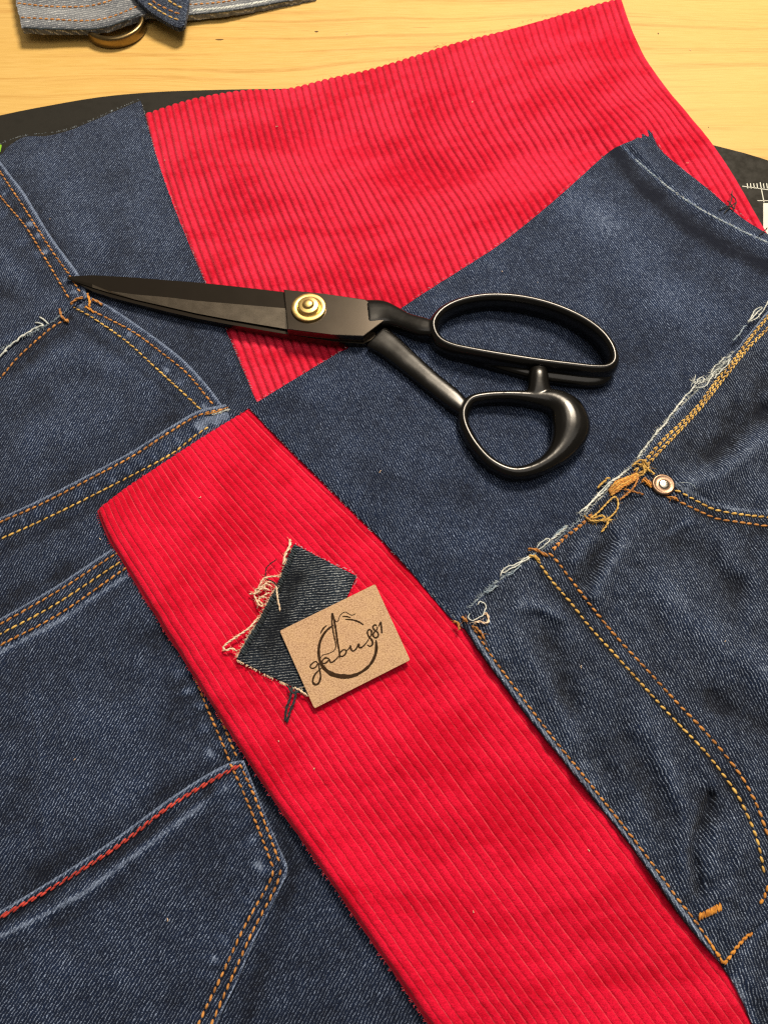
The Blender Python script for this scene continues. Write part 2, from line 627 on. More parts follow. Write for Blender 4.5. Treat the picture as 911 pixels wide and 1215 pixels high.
def thread_mat(name, a, b, rough=0.6, scale=900):
    q = NT(name)
    obj = q.n('TexCoord').outputs['Object']
    f = q.noise(obj, scale, 3, .65)
    f2 = q.noise(obj, 120, 2, .5)
    c = q.mix(q.ss(q.math('ADD', q.math('MULTIPLY', f, .6), q.math('MULTIPLY', f2, .4)), .38, .62), a, b)
    nb = q.bump(f, 0.5, 0.0002)
    return q.set(Base_Color=c, Roughness=rough, Specular_IOR_Level=0.3, Normal=nb, Sheen_Weight=.15)


def wood_mat():
    q = NT('pine_wood')
    obj = q.n('TexCoord').outputs['Object']
    warp_n = q.n('TexNoise')
    q.put(warp_n.inputs['Vector'], q.scaled(obj, (1.2, 3, 1)))
    warp_n.inputs['Scale'].default_value = 2.5
    va = q.n('VectorMath', operation='MULTIPLY_ADD')
    q.put(va.inputs[0], warp_n.outputs['Color'])
    va.inputs[1].default_value = (0.0, 0.05, 0)
    q.put(va.inputs[2], obj)
    v = va.outputs[0]
    rings = q.noise(q.scaled(v, (0.9, 26, 1)), 1.0, 3, .55)
    rings2 = q.noise(q.scaled(v, (3.5, 190, 1), (0, 0, rad(-2))), 1.0, 3, .6)
    fib = q.noise(q.scaled(v, (60, 1500, 1)), 1.0, 2, .6)
    dash = q.noise(q.scaled(v, (28, 420, 1)), 1.0, 1, .5)
    big = q.noise(obj, 6, 2, .5)
    c = q.mix(q.ss(rings, .3, .7), (0.575, 0.385, 0.120, 1), (0.53, 0.340, 0.092, 1))
    c = q.mix(q.ss(rings2, .52, .66, 0, .85), c, (0.43, 0.235, 0.055, 1))
    c = q.mix(q.ss(fib, .3, .7, 0, .35), c, (0.72, 0.50, 0.19, 1))
    c = q.mix(q.ss(q.noise(q.scaled(v, (9, 700, 1)), 1.0, 2, .6), .54, .68, 0, .35), c, (0.42, 0.24, 0.06, 1))
    c = q.mix(q.ss(dash, .72, .82, 0, .6), c, (0.33, 0.15, 0.03, 1))
    c = q.mix(q.ss(big, .35, .7, 0, .25), c, (0.74, 0.46, 0.12, 1))
    nb = q.bump(q.math('ADD', fib, rings2), 0.25, 0.0002)
    return q.set(Base_Color=c, Roughness=q.ss(fib, .2, .8, .42, .6), Specular_IOR_Level=0.35, Normal=nb)


def plain(name, col, rough=.5, metal=0.0, spec=.5, nscale=400, namt=.15, bump=0.0, col2=None, rvar=.2):
    q = NT(name)
    obj = q.n('TexCoord').outputs['Object']
    f = q.noise(obj, nscale, 4, .6)
    f2 = q.noise(obj, nscale * .12, 3, .6)
    c2 = col2 or tuple(v * .6 for v in col[:3]) + (1,)
    c = q.mix(q.math('MULTIPLY', q.ss(q.math('ADD', q.math('MULTIPLY', f, .5), q.math('MULTIPLY', f2, .5)), .35, .65), namt * 2), col, c2)
    kw = dict(Base_Color=c, Metallic=metal, Specular_IOR_Level=spec, Roughness=q.ss(f2, .25, .75, rough * (1 - rvar), rough * (1 + rvar)))
    if bump:
        kw['Normal'] = q.bump(f, bump, 0.0002)
    return q.set(**kw)


M = {}
M['denim'] = denim_mat('indigo_denim', (0.0018, 0.0042, 0.0135, 1), (0.0070, 0.0185, 0.058, 1), (0.43, 0.56, 0.84, 1), .36)
M['denim_panel'] = denim_mat('clean_indigo_denim', (0.0020, 0.0050, 0.0165, 1), (0.0075, 0.0205, 0.064, 1), (0.44, 0.57, 0.85, 1), .36)
M['denim_front'] = denim_mat('crumpled_indigo_denim', (0.0017, 0.0038, 0.0115, 1), (0.0080, 0.0190, 0.055, 1), (0.47, 0.59, 0.82, 1), .42)
M['denim_back'] = denim_mat('denim_wrong_side', (0.07, 0.08, 0.10, 1), (0.22, 0.24, 0.27, 1), (0.55, 0.58, 0.60, 1), .85)
M['denim_scrap'] = denim_mat('scrap_denim', (0.0030, 0.0052, 0.0105, 1), (0.0095, 0.019, 0.037, 1), (0.62, 0.69, 0.75, 1), .36)
M['cord'] = cord_mat('red_corduroy', (0.92, 0.034, 0.088, 1), (0.56, 0.003, 0.022, 1), (0.20, 0.0, 0.008, 1), .68, .34, .15, .8)
M['cord_low'] = cord_mat('red_corduroy_lit_grooves', (0.84, 0.010, 0.052, 1), (0.54, 0.0012, 0.018, 1), (0.90, 0.14, 0.18, 1), .80, .075)  # pale groove lines put light caught on the rib edges into the colour
M['gold'] = thread_mat('gold_thread', srgb('e3bd66'), srgb('a98240'))
M['orange'] = thread_mat('orange_thread', srgb('cf9048'), srgb('8f5c2a'))
M['bright_orange'] = thread_mat('bright_orange_thread', srgb('dc9a3c'), srgb('a9681f'))
M['red_thread'] = thread_mat('red_thread', srgb('d2483c'), srgb('9a2a24'))
M['white'] = thread_mat('white_cotton', srgb('dfe3de'), srgb('a9b3b4'), .85)
M['pale_blue'] = thread_mat('pale_blue_cotton', srgb('b6c4cf'), srgb('6f8496'), .85)
M['cream'] = thread_mat('cream_cotton', srgb('f0dcc4'), srgb('d8b898'), .85)
M['black_thread'] = thread_mat('black_thread', srgb('1a1c20'), srgb('0b0c10'), .7)
M['navy_thread'] = thread_mat('navy_thread', srgb('27363f'), srgb('10181f'), .7)
M['wood'] = wood_mat()
M['mat'] = plain('black_cutting_mat', (0.017, 0.016, 0.013, 1), .7, 0, .2, 1500, .2, .25)
M['print'] = plain('white_print', (0.72, 0.74, 0.66, 1), .6, 0, .3, 900, .1)
M['knot'] = plain('dark_knot', (0.10, 0.045, 0.012, 1), .6, 0, .3, 2500, .4)
M['green'] = plain('green_print', (0.22, 0.50, 0.03, 1), .6, 0, .3, 900, .1)
M['enamel'] = plain('black_enamel', (0.0040, 0.0036, 0.0032, 1), .24, 0, .42, 500, .2, .02)
M['steel'] = plain('black_oxide_steel', (0.090, 0.076, 0.062, 1), .24, .95, .5, 700, .03, 0.0, None, .03)
M['steel_lit'] = plain('lit_facet_steel', (0.27, 0.23, 0.18, 1), .30, .95, .5, 1500, .08, .04, None, .1)  # lighter copy of the blade steel, paints the lower facet as lit
M['brass'] = plain('brass', (0.72, 0.52, 0.20, 1), .40, 1.0, .5, 1800, .15, .06)
M['old_brass'] = plain('aged_brass', (0.27, 0.19, 0.085, 1), .33, 1.0, .5, 700, .35, .08)
M['copper'] = plain('worn_copper_rivet', (0.30, 0.20, 0.14, 1), .42, 1.0, .5, 2500, .4, .3)
M['rivet_core'] = plain('worn_silver', (0.62, 0.58, 0.50, 1), .28, 1.0, .5, 2500, .3, .3)
M['ink'] = plain('burnt_engraving', (0.040, 0.020, 0.008, 1), .85, 0, .15, 2600, .35, .4)


def leather_mat():
    q = NT('tan_leather')
    obj = q.n('TexCoord').outputs['Object']
    f = q.noise(obj, 1900, 3, .75)
    f2 = q.noise(obj, 260, 3, .6)
    f3 = q.noise(obj, 4200, 2, .6)
    c = q.mix(q.ss(f, .34, .62), (0.31, 0.178, 0.100, 1), (0.61, 0.415, 0.265, 1))
    c = q.mix(q.ss(f3, .56, .74, 0, .6), c, (0.26, 0.125, 0.05, 1))
    c = q.mix(q.ss(f2, .35, .7, 0, .3), c, (0.60, 0.41, 0.22, 1))
    return q.set(Base_Color=c, Roughness=.85, Specular_IOR_Level=.2, Normal=q.bump(f, .6, .0003))


M['leather'] = leather_mat()

# ------------------------------------------------------------------ the setting: table top and mat
tab = mesh_obj('tabletop', [(-.9, -.45, -.03), (.9, -.45, -.03), (.9, 1.3, -.03), (-.9, 1.3, -.03), (-.9, -.45, 0), (.9, -.45, 0), (.9, 1.3, 0), (-.9, 1.3, 0)],
               [(3, 2, 1, 0), (4, 5, 6, 7), (0, 1, 5, 4), (1, 2, 6, 5), (2, 3, 7, 6), (3, 0, 4, 7)], M['wood'], smooth=False)
tab['kind'] = 'structure'


def prism(name, outline, z0, z1, mat, parent=None, bevel=0.0, segs=2):
    """upright solid over an outline of world points (counter-clockwise)"""
    import bmesh
    o = np.asarray(outline, float)[:, :2]
    if np.sum(o[:, 0] * np.roll(o[:, 1], -1) - np.roll(o[:, 0], -1) * o[:, 1]) < 0:
        o = o[::-1]
    z0 = np.broadcast_to(z0, len(o))
    z1 = np.broadcast_to(z1, len(o))
    bm = bmesh.new()
    lo = [bm.verts.new((a[0], a[1], z)) for a, z in zip(o, z0)]
    hi = [bm.verts.new((a[0], a[1], z)) for a, z in zip(o, z1)]
    bm.faces.new(lo[::-1])
    tf = bm.faces.new(hi)
    n = len(o)
    for i in range(n):
        bm.faces.new((lo[i], lo[(i + 1) % n], hi[(i + 1) % n], hi[i]))
    if bevel:
        bmesh.ops.bevel(bm, geom=[e for e in tf.edges], offset=bevel, segments=segs, affect='EDGES', profile=.5)
    me = bpy.data.meshes.new(name)
    bm.to_mesh(me)
    bm.free()
    me.materials.append(mat)
    ob = bpy.data.objects.new(name, me)
    COL.objects.link(ob)
    if parent is not None:
        adopt(ob, parent)
    return ob


MT = 2.5e-3
arc_px = [(-420, 300), (-260, 215), (-120, 165), (0, 137), (60, 125), (120, 115), (180, 109.5), (240, 107), (322, 105.5), (440, 105), (580, 118), (720, 142), (858, 175.3), (911, 190.4), (1000, 222), (1120, 280), (1240, 380)]
top_edge = spline(arc_px, 90)
tw = P(top_edge[:, 0], top_edge[:, 1], MT)
mat_outline = np.vstack([tw[:, :2], [(.36, .12), (.34, -.06), (.22, -.16), (-.22, -.16), (-.36, -.06), (-.38, .12)]])
mat_root = thing('cutting_mat', 'black cutting mat with rounded edge and white ruler print under the fabrics', 'cutting mat', (0, .13, 0))
prism('mat_board', mat_outline, 0.0, MT, M['mat'], mat_root, bevel=0.0006)


for k, (x, y, a, b) in enumerate([(260.5, 47, 9, 1.3), (375.5, 37.5, 4, 1.6), (780.5, 39.8, 1.6, 1.6), (840, 151, .9, .8)]):
    p0 = P(x, y, 8e-5)
    an = np.linspace(0, math.tau, 14, endpoint=False)
    fl = np.stack([p0[0] + a / 2 * 5.4e-4 * np.cos(an) * (1 + .3 * np.sin(3 * an)), p0[1] + b / 2 * 9e-4 * np.sin(an), np.full(14, 8e-5)], -1)
    mesh_obj('knot', fl, [tuple(range(14))], M['knot'], tab, smooth=False)


def flat_strip(name, pts, w, z, mat, parent):
    """thin printed line on a flat surface, pts in photo pixels"""
    q = P(np.array(pts)[:, 0], np.array(pts)[:, 1], z)
    d = q[-1] - q[0]
    d /= np.linalg.norm(d)
    n = np.array([-d[1], d[0], 0]) * w * .5e-3
    return np.array([q[0] - n, q[-1] - n, q[-1] + n, q[0] + n])


rul, rf = [], []
marks = [((880, 220.8), (960, 232)), ((898, 238), (960, 238.5))]
for k in range(-2, 9):
    x0 = 893.5 + 3.85 * k
    long = (k == 2)
    marks.append(((x0, 217.5 - (1.2 if long else 0)), (x0 + (4.6 if long else .9), 240 if long else 223.5)))
for a, b in marks:
    v = flat_strip('m', (a, b), .45, MT + 6e-5, M['print'], None)
    rf.append(tuple(range(len(rul) * 4, len(rul) * 4 + 4)))
    rul.append(v)
v = P([905, 960, 960, 905], [241, 241, 300, 300], MT + 6e-5)
rf.append(tuple(range(len(rul) * 4, len(rul) * 4 + 4)))
rul.append(v)
mesh_obj('ruler_marking', np.vstack(rul), rf, M['print'], mat_root, smooth=False)
gv = P([-14, 2.5, 1, -14], [168, 172, 180, 184], MT + 6e-5)
mesh_obj('green_marking', gv, [(0, 1, 2, 3)], M['green'], mat_root, smooth=False)

# ------------------------------------------------------------------ red corduroy, upper piece
H_RED = Height([(180, 135, 4.5), (340, 105, 5.4), (540, 60, 5.0), (735, 0, 4.2), (830, 160, 4.2), (911, 280, 4.3), (300, 450, 4.3), (450, 300, 4.6), (560, 200, 5.4), (720, 150, 4.8), (420, 400, 4.1), (620, 260, 4.2)],
               folds=[([(540, 80), (640, 120), (760, 135)], 40, 1.6), ([(380, 190), (520, 215), (700, 190)], 26, -1.0), ([(230, 190), (330, 220), (420, 215)], 24, 1.0),
                      ([(300, 175), (420, 165)], 20, -0.7), ([(560, 30), (660, 45), (740, 60)], 20, -0.8), ([(260, 320), (420, 330)], 26, .6)],
               wave=(.22, 120), seed=11)
red = thing('corduroy_piece', 'large flat piece of bright red corduroy reaching onto the bare wooden table', 'corduroy fabric', P(520, 220, MT))
cloth('cloth', red, M['cord'],
      T=[(172, 134), (230, 116), (290, 106), (340, 104), (390, 92), (450, 78), (540, 50), (620, 30), (690, 9), (737, -4)],
      B=[(315, 560), (560, 520), (780, 470), (1010, 440)],
      L=[(172, 134), (194, 225), (230, 330), (272, 450), (315, 560)],
      R=[(737, -4), (757, 50), (785, 95), (818, 135), (850, 175), (880, 222), (911, 276), (955, 345), (1010, 440)],
      nu=71 * 9 + 1, nv=150, hf=H_RED, thick=1.2, wales=71, wale_h=1.05, wale_flat=1.3, jag=.05, smooth=(1, 0, 1, 1), seed=21, zmin=3.0)
fringe('frayed_edge', red, M['cord'], [(345, 103), (450, 77), (540, 49), (690, 8)], H_RED, 40, 1.3, .07, (-.1, -1), 35, .1, 4)

# ------------------------------------------------------------------ jeans on the left
jl = thing('jeans', 'worn indigo jeans piece with patch pocket, red chain stitch and double gold seams', 'jeans', P(120, 700, MT))
rowA = [(-30, 152), (0, 203), (28, 245), (60, 295), (83, 327), (97, 350)]
rowB = [(-30, 190), (0, 232), (30, 268), (50, 300), (65, 325), (82, 354)]
foldA = [(-30, 140), (0, 190), (30, 230), (60, 279), (94, 326), (104, 352)]
seamU = [(104, 366), (130, 379), (160, 395), (195, 421), (222, 443), (243, 468), (256, 484)]
seamL = [(84, 363), (110, 377), (150, 405), (180, 432), (205, 455), (232, 480), (251, 500)]
foldU = [(95, 346), (128, 362), (170, 390), (215, 424), (247, 458), (266, 484)]
rowC = [(-30, 470), (0, 449), (20, 426), (45, 403), (66, 386), (84, 378)]
rowD = [(-60, 646), (0, 620), (50, 598), (110, 567), (160, 540), (200, 514), (236, 493), (272, 484)]
rowE = [(-60, 664), (0, 640), (60, 613), (130, 578), (200, 541), (232, 517), (252, 504)]
foldD = [(-60, 640), (0, 614), (50, 591), (110, 560), (160, 533), (200, 507), (235, 487), (268, 479)]
F1 = [(-60, 772), (0, 741), (70, 701), (135, 659), (170, 640)]
F2 = [(-60, 785), (0, 753), (65, 718), (143, 667), (175, 650)]
F3 = [(-60, 798), (0, 766), (70, 729), (150, 674), (180, 658)]
foldF = [(-60, 766), (0, 734), (65, 696), (131, 652), (180, 625)]
G1 = [(226, 790), (246, 840), (264, 882), (273, 905), (291, 945), (310, 992), (325, 1032), (318, 1050), (290, 1100), (262, 1160), (238, 1210), (222, 1250)]
G2 = [(238, 800), (258, 843), (275, 884), (284, 905), (302, 945), (320, 992), (334, 1030), (326, 1055), (300, 1105), (274, 1163), (252, 1213), (236, 1250)]
pocket_edge = [(289, 902), (300, 930), (316, 970), (331, 1005), (341, 1031), (332, 1056), (306, 1108), (282, 1163), (258, 1213), (226, 1290)]
redrow = [(-40, 1113), (0, 1089), (60, 1055), (110, 1024), (150, 997), (200, 958), (245, 930), (288, 906)]
foldP = [(-60, 1118), (0, 1081), (60, 1045), (110, 1013), (150, 985), (200, 948), (245, 919), (272, 905), (289, 902)]
bandP = [(-40, 1130), (0, 1112), (50, 1087), (100, 1060), (150, 1022), (200, 985), (240, 955), (272, 932)]

H_LEG = Height([(0, 180, 5.4), (165, 122, 5.8), (180, 250, 5.3), (240, 330, 5.4), (300, 470, 6.0), (120, 300, 5.6), (200, 420, 5.6)],
               folds=[([(168, 119), (178, 165), (200, 225)], 9, .5), ([(60, 200), (100, 290)], 30, .7), ([(150, 160), (190, 290)], 26, .5), ([(20, 210), (70, 300), (105, 345)], 12, -.3)], wave=(.22, 70), seed=31)
cloth('leg_panel', jl, M['denim'],
      T=[(-40, 204), (0, 183), (9, 174), (29, 162), (55, 161), (80, 155), (110, 143), (140, 130), (167, 119)],
      B=[(235, 530), (305, 476)], L=[(-40, 204), (40, 300), (130, 415), (235, 530)],
      R=[(167, 119), (178, 160), (199, 225), (238, 322), (270, 395), (300, 466), (305, 476)],
      nu=110, nv=170, hf=H_LEG, thick=1.0, twill=68, jag=.10,
      fade=[([(60, 190), (130, 180), (190, 300)], 50, .10), ([(0, 205), (60, 300), (100, 350)], 14, -.25), ([(168, 119), (199, 225), (238, 322), (300, 466)], 4, -.25),
            ([(200, 380), (270, 470)], 25, -.12)], seed=32)
H_HIP = Height([(0, 230, 6.9), (40, 300, 6.9), (90, 345, 7.2), (0, 400, 7.0), (60, 370, 7.1), (-50, 300, 6.5)],
               folds=[([(0, 300), (45, 360)], 14, .5), ([(0, 350), (50, 345)], 16, -.4)], bands=[(rowA, 4, 6, .35)], puckers=[(rowB, 8, .16, 17), (rowA, 6, .12, 17)], wave=(.2, 60), seed=33)
cloth('hip_panel', jl, M['denim'],
      T=[(-70, 88), (-30, 140)], R=foldA, B=[(-70, 462), (-30, 436), (0, 413), (25, 402), (42, 394), (72, 374), (104, 352)],
      L=[(-70, 88), (-70, 462)], nu=90, nv=130, hf=H_HIP, thick=1.2, twill=76, jag=.08, smooth=(0, 1, 0, 1),
      fade=[(rowA, 2.6, -.45), (rowB, 2.6, -.45), (foldA, 3.2, 1.15), ([(0, 405), (42, 390)], 5, .35), ([(10, 320), (60, 350)], 18, .2), ([(0, 215), (80, 338)], 5, -.15)],  # dark lines under both stitch rows put groove shade into the colour
      dots=[([(0, 217), (30, 257), (55, 297), (74, 327), (90, 350)], 17, 5, .9), ([(-10, 240), (20, 275), (50, 320)], 23, 8, .35)], seed=34)
H_SEAT = Height([(0, 470, 6.2), (120, 400, 6.6), (200, 450, 6.4), (100, 520, 6.2), (0, 600, 6.0), (230, 490, 6.3)],
                folds=[([(20, 440), (60, 420), (120, 430), (170, 455)], 16, .5), ([(10, 450), (50, 410)], 8, -.5), ([(40, 520), (110, 500)], 30, .5)],
                bands=[(seamU, 3, 9, .45)], puckers=[(seamU, 9, .15, 17), (seamL, 9, .15, 17)], wave=(.25, 70), seed=35)
cloth('seat_panel', jl, M['denim'],
      T=[(-70, 456), (0, 402), (60, 365), (95, 346)], R=foldU, B=[(-70, 680), (0, 640), (120, 580), (200, 530), (266, 484)],
      L=[(-70, 456), (-70, 680)], nu=150, nv=110, hf=H_SEAT, thick=1.2, twill=72,
      fade=[(seamU, 2.6, -.45), (seamL, 2.6, -.45), (rowC, 4, -.35), (foldU, 3, .9), ([(40, 440), (90, 412), (140, 428)], 14, .2), ([(20, 440), (80, 390)], 8, -.3), ([(84, 375), (150, 425), (220, 480)], 5, -.25), ([(0, 600), (120, 548), (220, 488)], 9, -.15), ([(60, 520), (160, 470)], 40, .1)],  # stitch lines darkened: shade of the sunken thread is in the colour
      dots=[([(96, 366), (130, 385), (160, 402), (190, 430), (215, 455), (246, 486)], 18, 5, .75)], seed=36)
H_WAIST = Height([(0, 640, 7.0), (120, 570, 7.2), (220, 510, 7.0), (260, 490, 7.0), (100, 640, 6.2), (0, 710, 6.2), (200, 600, 6.2)],
                 folds=[([(0, 660), (120, 600)], 8, -.3)], bands=[(rowD, 5, 10, .4)], puckers=[(rowE, 8, .13, 16), (rowD, 7, .13, 16)], wave=(.22, 70), seed=37)
cloth('yoke_panel', jl, M['denim'],
      T=foldD, R=[(268, 479), (290, 560), (300, 650)], B=[(-60, 800), (0, 765), (100, 705), (180, 655), (300, 650)], L=[(-60, 640), (-60, 800)],
      nu=150, nv=80, hf=H_WAIST, thick=1.2, twill=72, smooth=(1, 0, 1, 1),
      fade=[(rowD, 2.6, -.45), (rowE, 2.6, -.45), (foldD, 2.6, 1.1), ([(0, 655), (120, 598), (210, 548)], 7, -.2), ([(0, 722), (120, 650)], 10, -.2), ([(240, 505), (266, 492)], 9, .9), ([(40, 680), (140, 620)], 22, .1)],  # both rows coloured darker for the shade of their stitch groove
      dots=[([(0, 630), (60, 605), (130, 572), (200, 530), (245, 500)], 18, 5, .55)], seed=38)
H_PKT = Height([(0, 760, 7.2), (120, 680, 7.2), (180, 660, 7.0), (100, 800, 6.4), (0, 900, 6.4), (200, 850, 6.4), (260, 880, 6.6), (100, 980, 6.4), (0, 1060, 6.4)],
               folds=[([(40, 820), (55, 1000)], 5, .25), ([(120, 850), (130, 960)], 40, .5), ([(190, 760), (240, 860)], 20, -.4), ([(30, 830), (43, 950), (62, 1010)], 3, -.12)],
               bands=[([(-60, 785), (0, 753), (65, 715), (143, 665)], 12, 6, .35)], puckers=[(G1, 12, .22, 26), (F3, 7, .1, 16), (F1, 7, .1, 16)], wave=(.28, 70), seed=39)
cloth('back_panel', jl, M['denim'],
      T=foldF, R=[(180, 625), (212, 720), (238, 785), (262, 838), (283, 890), (292, 912)],
      B=[(-60, 1135), (0, 1096), (150, 1000), (272, 918), (292, 912)], L=[(-60, 766), (-60, 1135)],
      nu=150, nv=170, hf=H_PKT, thick=1.2, twill=66, jag=.03,
      fade=[(F1, 2.4, -.4), (F2, 2.4, -.4), (F3, 2.4, -.4), (G1, 2.4, -.4), (G2, 2.4, -.4), (foldF, 2.8, 1.1), ([(-60, 806), (0, 774), (72, 736), (155, 680)], 4, .75), ([(0, 760), (140, 670)], 5, -.2), ([(0, 1068), (150, 970), (260, 900)], 12, -.3),  # stitch rows painted darker as groove shade; pale folds are wear
            ([(60, 860), (140, 930)], 60, .12), ([(244, 800), (266, 842), (286, 892)], 3, .5), ([(32, 825), (43, 930), (62, 1010)], 2.2, .25)],
      dots=[([(217, 800), (236, 850), (252, 892)], 26, 9, .75)], seed=40)
H_PATCH = Height([(0, 1100, 7.6), (150, 1010, 7.6), (270, 915, 7.6), (330, 1030, 6.8), (150, 1120, 7.0), (0, 1200, 7.0), (240, 1200, 6.8)],
                 folds=[(bandP, 6, .45), ([(0, 1098), (150, 1003), (280, 915)], 4, -.25), ([(20, 1200), (120, 1130)], 40, .4)],
                 bands=[(foldP, 6, 9, .35)], puckers=[(G1, 10, .22, 27)], wave=(.26, 66), seed=41)
cloth('patch_pocket', jl, M['denim'],
      T=foldP, R=pocket_edge, B=[(-60, 1300), (226, 1290)], L=[(-60, 1118), (-60, 1300)],
      nu=150, nv=150, hf=H_PATCH, thick=1.3, twill=60,
      fade=[(redrow, 2.6, -.5), (G1, 2.4, -.4), (G2, 2.4, -.4), (foldP, 2.8, 1.15), (bandP[:-1], 4.5, .62), (pocket_edge, 3.2, .85), ([(0, 1096), (150, 1008), (270, 925)], 5, -.3), ([(20, 1128), (150, 1045), (250, 970)], 9, -.2), ([(180, 1060), (120, 1160)], 50, .08)],  # dark under the stitching is groove shade put into the colour
      dots=[([(268, 935), (290, 985), (308, 1030), (280, 1085), (240, 1165)], 27, 9, .6)], seed=42)
H_UNDER = Height([(300, 700, 4.6), (330, 1000, 4.6), (400, 1100, 4.6), (500, 1215, 4.6), (250, 1215, 4.6)], wave=(.15, 80), seed=43)
cloth('lower_back_panel', jl, M['denim'],
      T=[(120, 760), (420, 760)], R=[(420, 760), (520, 1000), (640, 1310)], B=[(140, 1310), (640, 1310)], L=[(120, 760), (140, 1310)],
      nu=110, nv=150, hf=H_UNDER, thick=1.2, twill=60, fade0=-.02, fade=[([(300, 900), (350, 1030), (290, 1215)], 10, -.25)], seed=44)
for k, (pts, hf, m, L_, r_) in enumerate([
        (rowA, H_HIP, 'orange', 2.7, .38), (rowB, H_HIP, 'orange', 2.7, .38), (rowC, H_SEAT, 'orange', 2.6, .40),
        (seamU, H_SEAT, 'orange', 2.6, .38), (seamL, H_SEAT, 'gold', 2.7, .38),
        (rowD, H_WAIST, 'orange', 2.5, .42), (rowE, H_WAIST, 'gold', 2.6, .38),
        (F1, H_PKT, 'orange', 2.5, .36), (F2, H_PKT, 'gold', 2.6, .36), (F3, H_PKT, 'orange', 2.5, .36),
        (G1[:4], H_PKT, 'orange', 2.3, .34), (G2[:4], H_PKT, 'orange', 2.3, .34), (G1[3:7], H_PATCH, 'orange', 2.3, .34), (G2[3:7], H_PATCH, 'orange', 2.3, .34),
        (G1[6:], H_PATCH, 'orange', 2.3, .34), (G2[6:], H_PATCH, 'orange', 2.3, .34)]):
    stitches('stitching', jl, M[m], pts, hf, L_, .28, r_, .10, 9, True, .12, k)
# the red chain stitch: two interlocking slanted rows
s = stitches('red_chain_stitching', jl, M['red_thread'], [(x - .55, y - .8) for x, y in redrow], H_PATCH, 2.9, .1, .31, .2, 11, seed=51)
s['label'] = 'red chain stitching along the pocket top'
stitches('red_chain_stitching', jl, M['red_thread'], [(x + .55, y + .8) for x, y in redrow], H_PATCH, 2.9, .1, .31, .2, 11, seed=52)
# bar tacks and frayed white edge near the scissor tip
for k, pts in enumerate([[(71, 366), (74, 376), (82, 382)], [(104, 348), (107, 358), (106, 364)], [(109, 355), (116, 358), (122, 362)], [(101, 364), (107, 367), (112, 371)], [(84, 361), (92, 355), (99, 353)]]):
    thread('bar_tack', jl, M['bright_orange' if k % 2 else 'orange'], pts, H_HIP, .62, .4, 14, .2, 2)
for k, (a, b) in enumerate(zip([(0, 424), (5, 418), (12, 412), (20, 406), (27, 400), (35, 395), (42, 391), (42, 383), (47, 376)], [(9, 416), (13, 410), (21, 404), (29, 397), (38, 393), (46, 388), (53, 386), (52, 386), (58, 385)])):
    thread('frayed_thread', jl, M['white'], [a, ((a[0] + b[0]) / 2, (a[1] + b[1]) / 2 - .8), b], H_HIP, .42, .4, 12, .25, 1, .1, k)
fringe('frayed_edge', jl, M['pale_blue'], [(-10, 420), (20, 404), (60, 383), (84, 364)], H_HIP, 80, 1.6, .10, (-.2, 1), 45, .2, 5)
fringe('frayed_edge', jl, M['pale_blue'], [(168, 120), (180, 166), (200, 226), (239, 323), (271, 396), (301, 467)], H_LEG, 170, .55, .11, (1, -.3), 40, .05, 6)
fringe('frayed_edge', jl, M['pale_blue'], [(0, 171), (30, 161), (80, 154), (140, 129), (166, 118)], H_LEG, 70, .7, .09, (-.2, -1), 40, .05, 7)
fringe('frayed_edge', jl, M['white'], [(252, 492), (272, 486)], H_WAIST, 60, 1.1, .12, (0, 0), 90, .35, 8)
thread('thread_end', jl, M['orange'], [(243, 492), (258, 489), (271, 483)], H_WAIST, .35, .5, 14, .4, 2)

# ------------------------------------------------------------------ red corduroy, folded strip
H_STRIP = Height([(118, 606, 11.2), (170, 700, 11.0), (262, 850, 10.8), (390, 1040, 10.6), (295, 486, 9.6), (200, 600, 10.7), (350, 600, 10.1), (420, 700, 10.2), (300, 800, 10.5), (560, 800, 9.8), (450, 900, 9.8), (620, 1000, 9.4), (520, 1150, 9.8), (850, 1180, 9.0), (400, 1000, 9.6)],
                 folds=[([(160, 640), (330, 920), (520, 1210)], 20, .4), ([(430, 850), (560, 960)], 60, .5), ([(640, 1120), (760, 1180)], 40, -.5), ([(330, 560), (520, 780)], 18, .35)], wave=(.16, 150), seed=61)
H_STRIP2 = lambda px, py: H_STRIP(px, py) - 2.1e-3
strip = thing('corduroy_strip', 'long folded strip of red corduroy running diagonally to the bottom edge under the leather tag', 'corduroy fabric', P(450, 850, MT))
Ls = [(116, 604), (132, 640), (170, 702), (215, 775), (262, 850), (320, 940), (390, 1040), (460, 1140), (522, 1230), (575, 1310)]
Rs = [(297, 484), (345, 532), (405, 590), (470, 655), (540, 732), (620, 834), (690, 925), (755, 1010), (815, 1088), (880, 1170), (960, 1280)]
Rs = [(x + 5, y - 3) for x, y in Rs]
cloth('upper_layer', strip, M['cord_low'],
      T=[(116, 604), (150, 578), (180, 558), (230, 525), (265, 503), (302, 481)], R=Rs, B=[(575, 1310), (760, 1300), (965, 1277)], L=Ls,
      nu=32 * 10 + 1, nv=170, hf=H_STRIP, thick=1.4, wales=32, wale_h=.60, wale_flat=2.2, roll=[('L', .05, 1.2), ('R', .03, 1.0)], edge_drop=.2, jag=.09, seed=62)
Ls2 = [(x - 2.5 - 1.2 * math.sin(i), y + 2) for i, (x, y) in enumerate(Ls)]
cloth('lower_layer', strip, M['cord_low'],
      T=[(115, 606), (150, 584), (180, 564), (230, 531), (265, 509), (300, 486)], R=Rs, B=[(572, 1312), (760, 1302), (965, 1279)], L=Ls2,
      nu=120, nv=120, hf=H_STRIP2, thick=1.5, wales=32, wale_h=.3, wale_flat=4.0, roll=[('L', .04, 1.0)], edge_drop=.2, jag=.12, seed=63)
fringe('frayed_edge', strip, M['cord_low'], Ls2[:9], H_STRIP2, 160, .7, .07, (-1, .7), 45, -.3, 24)
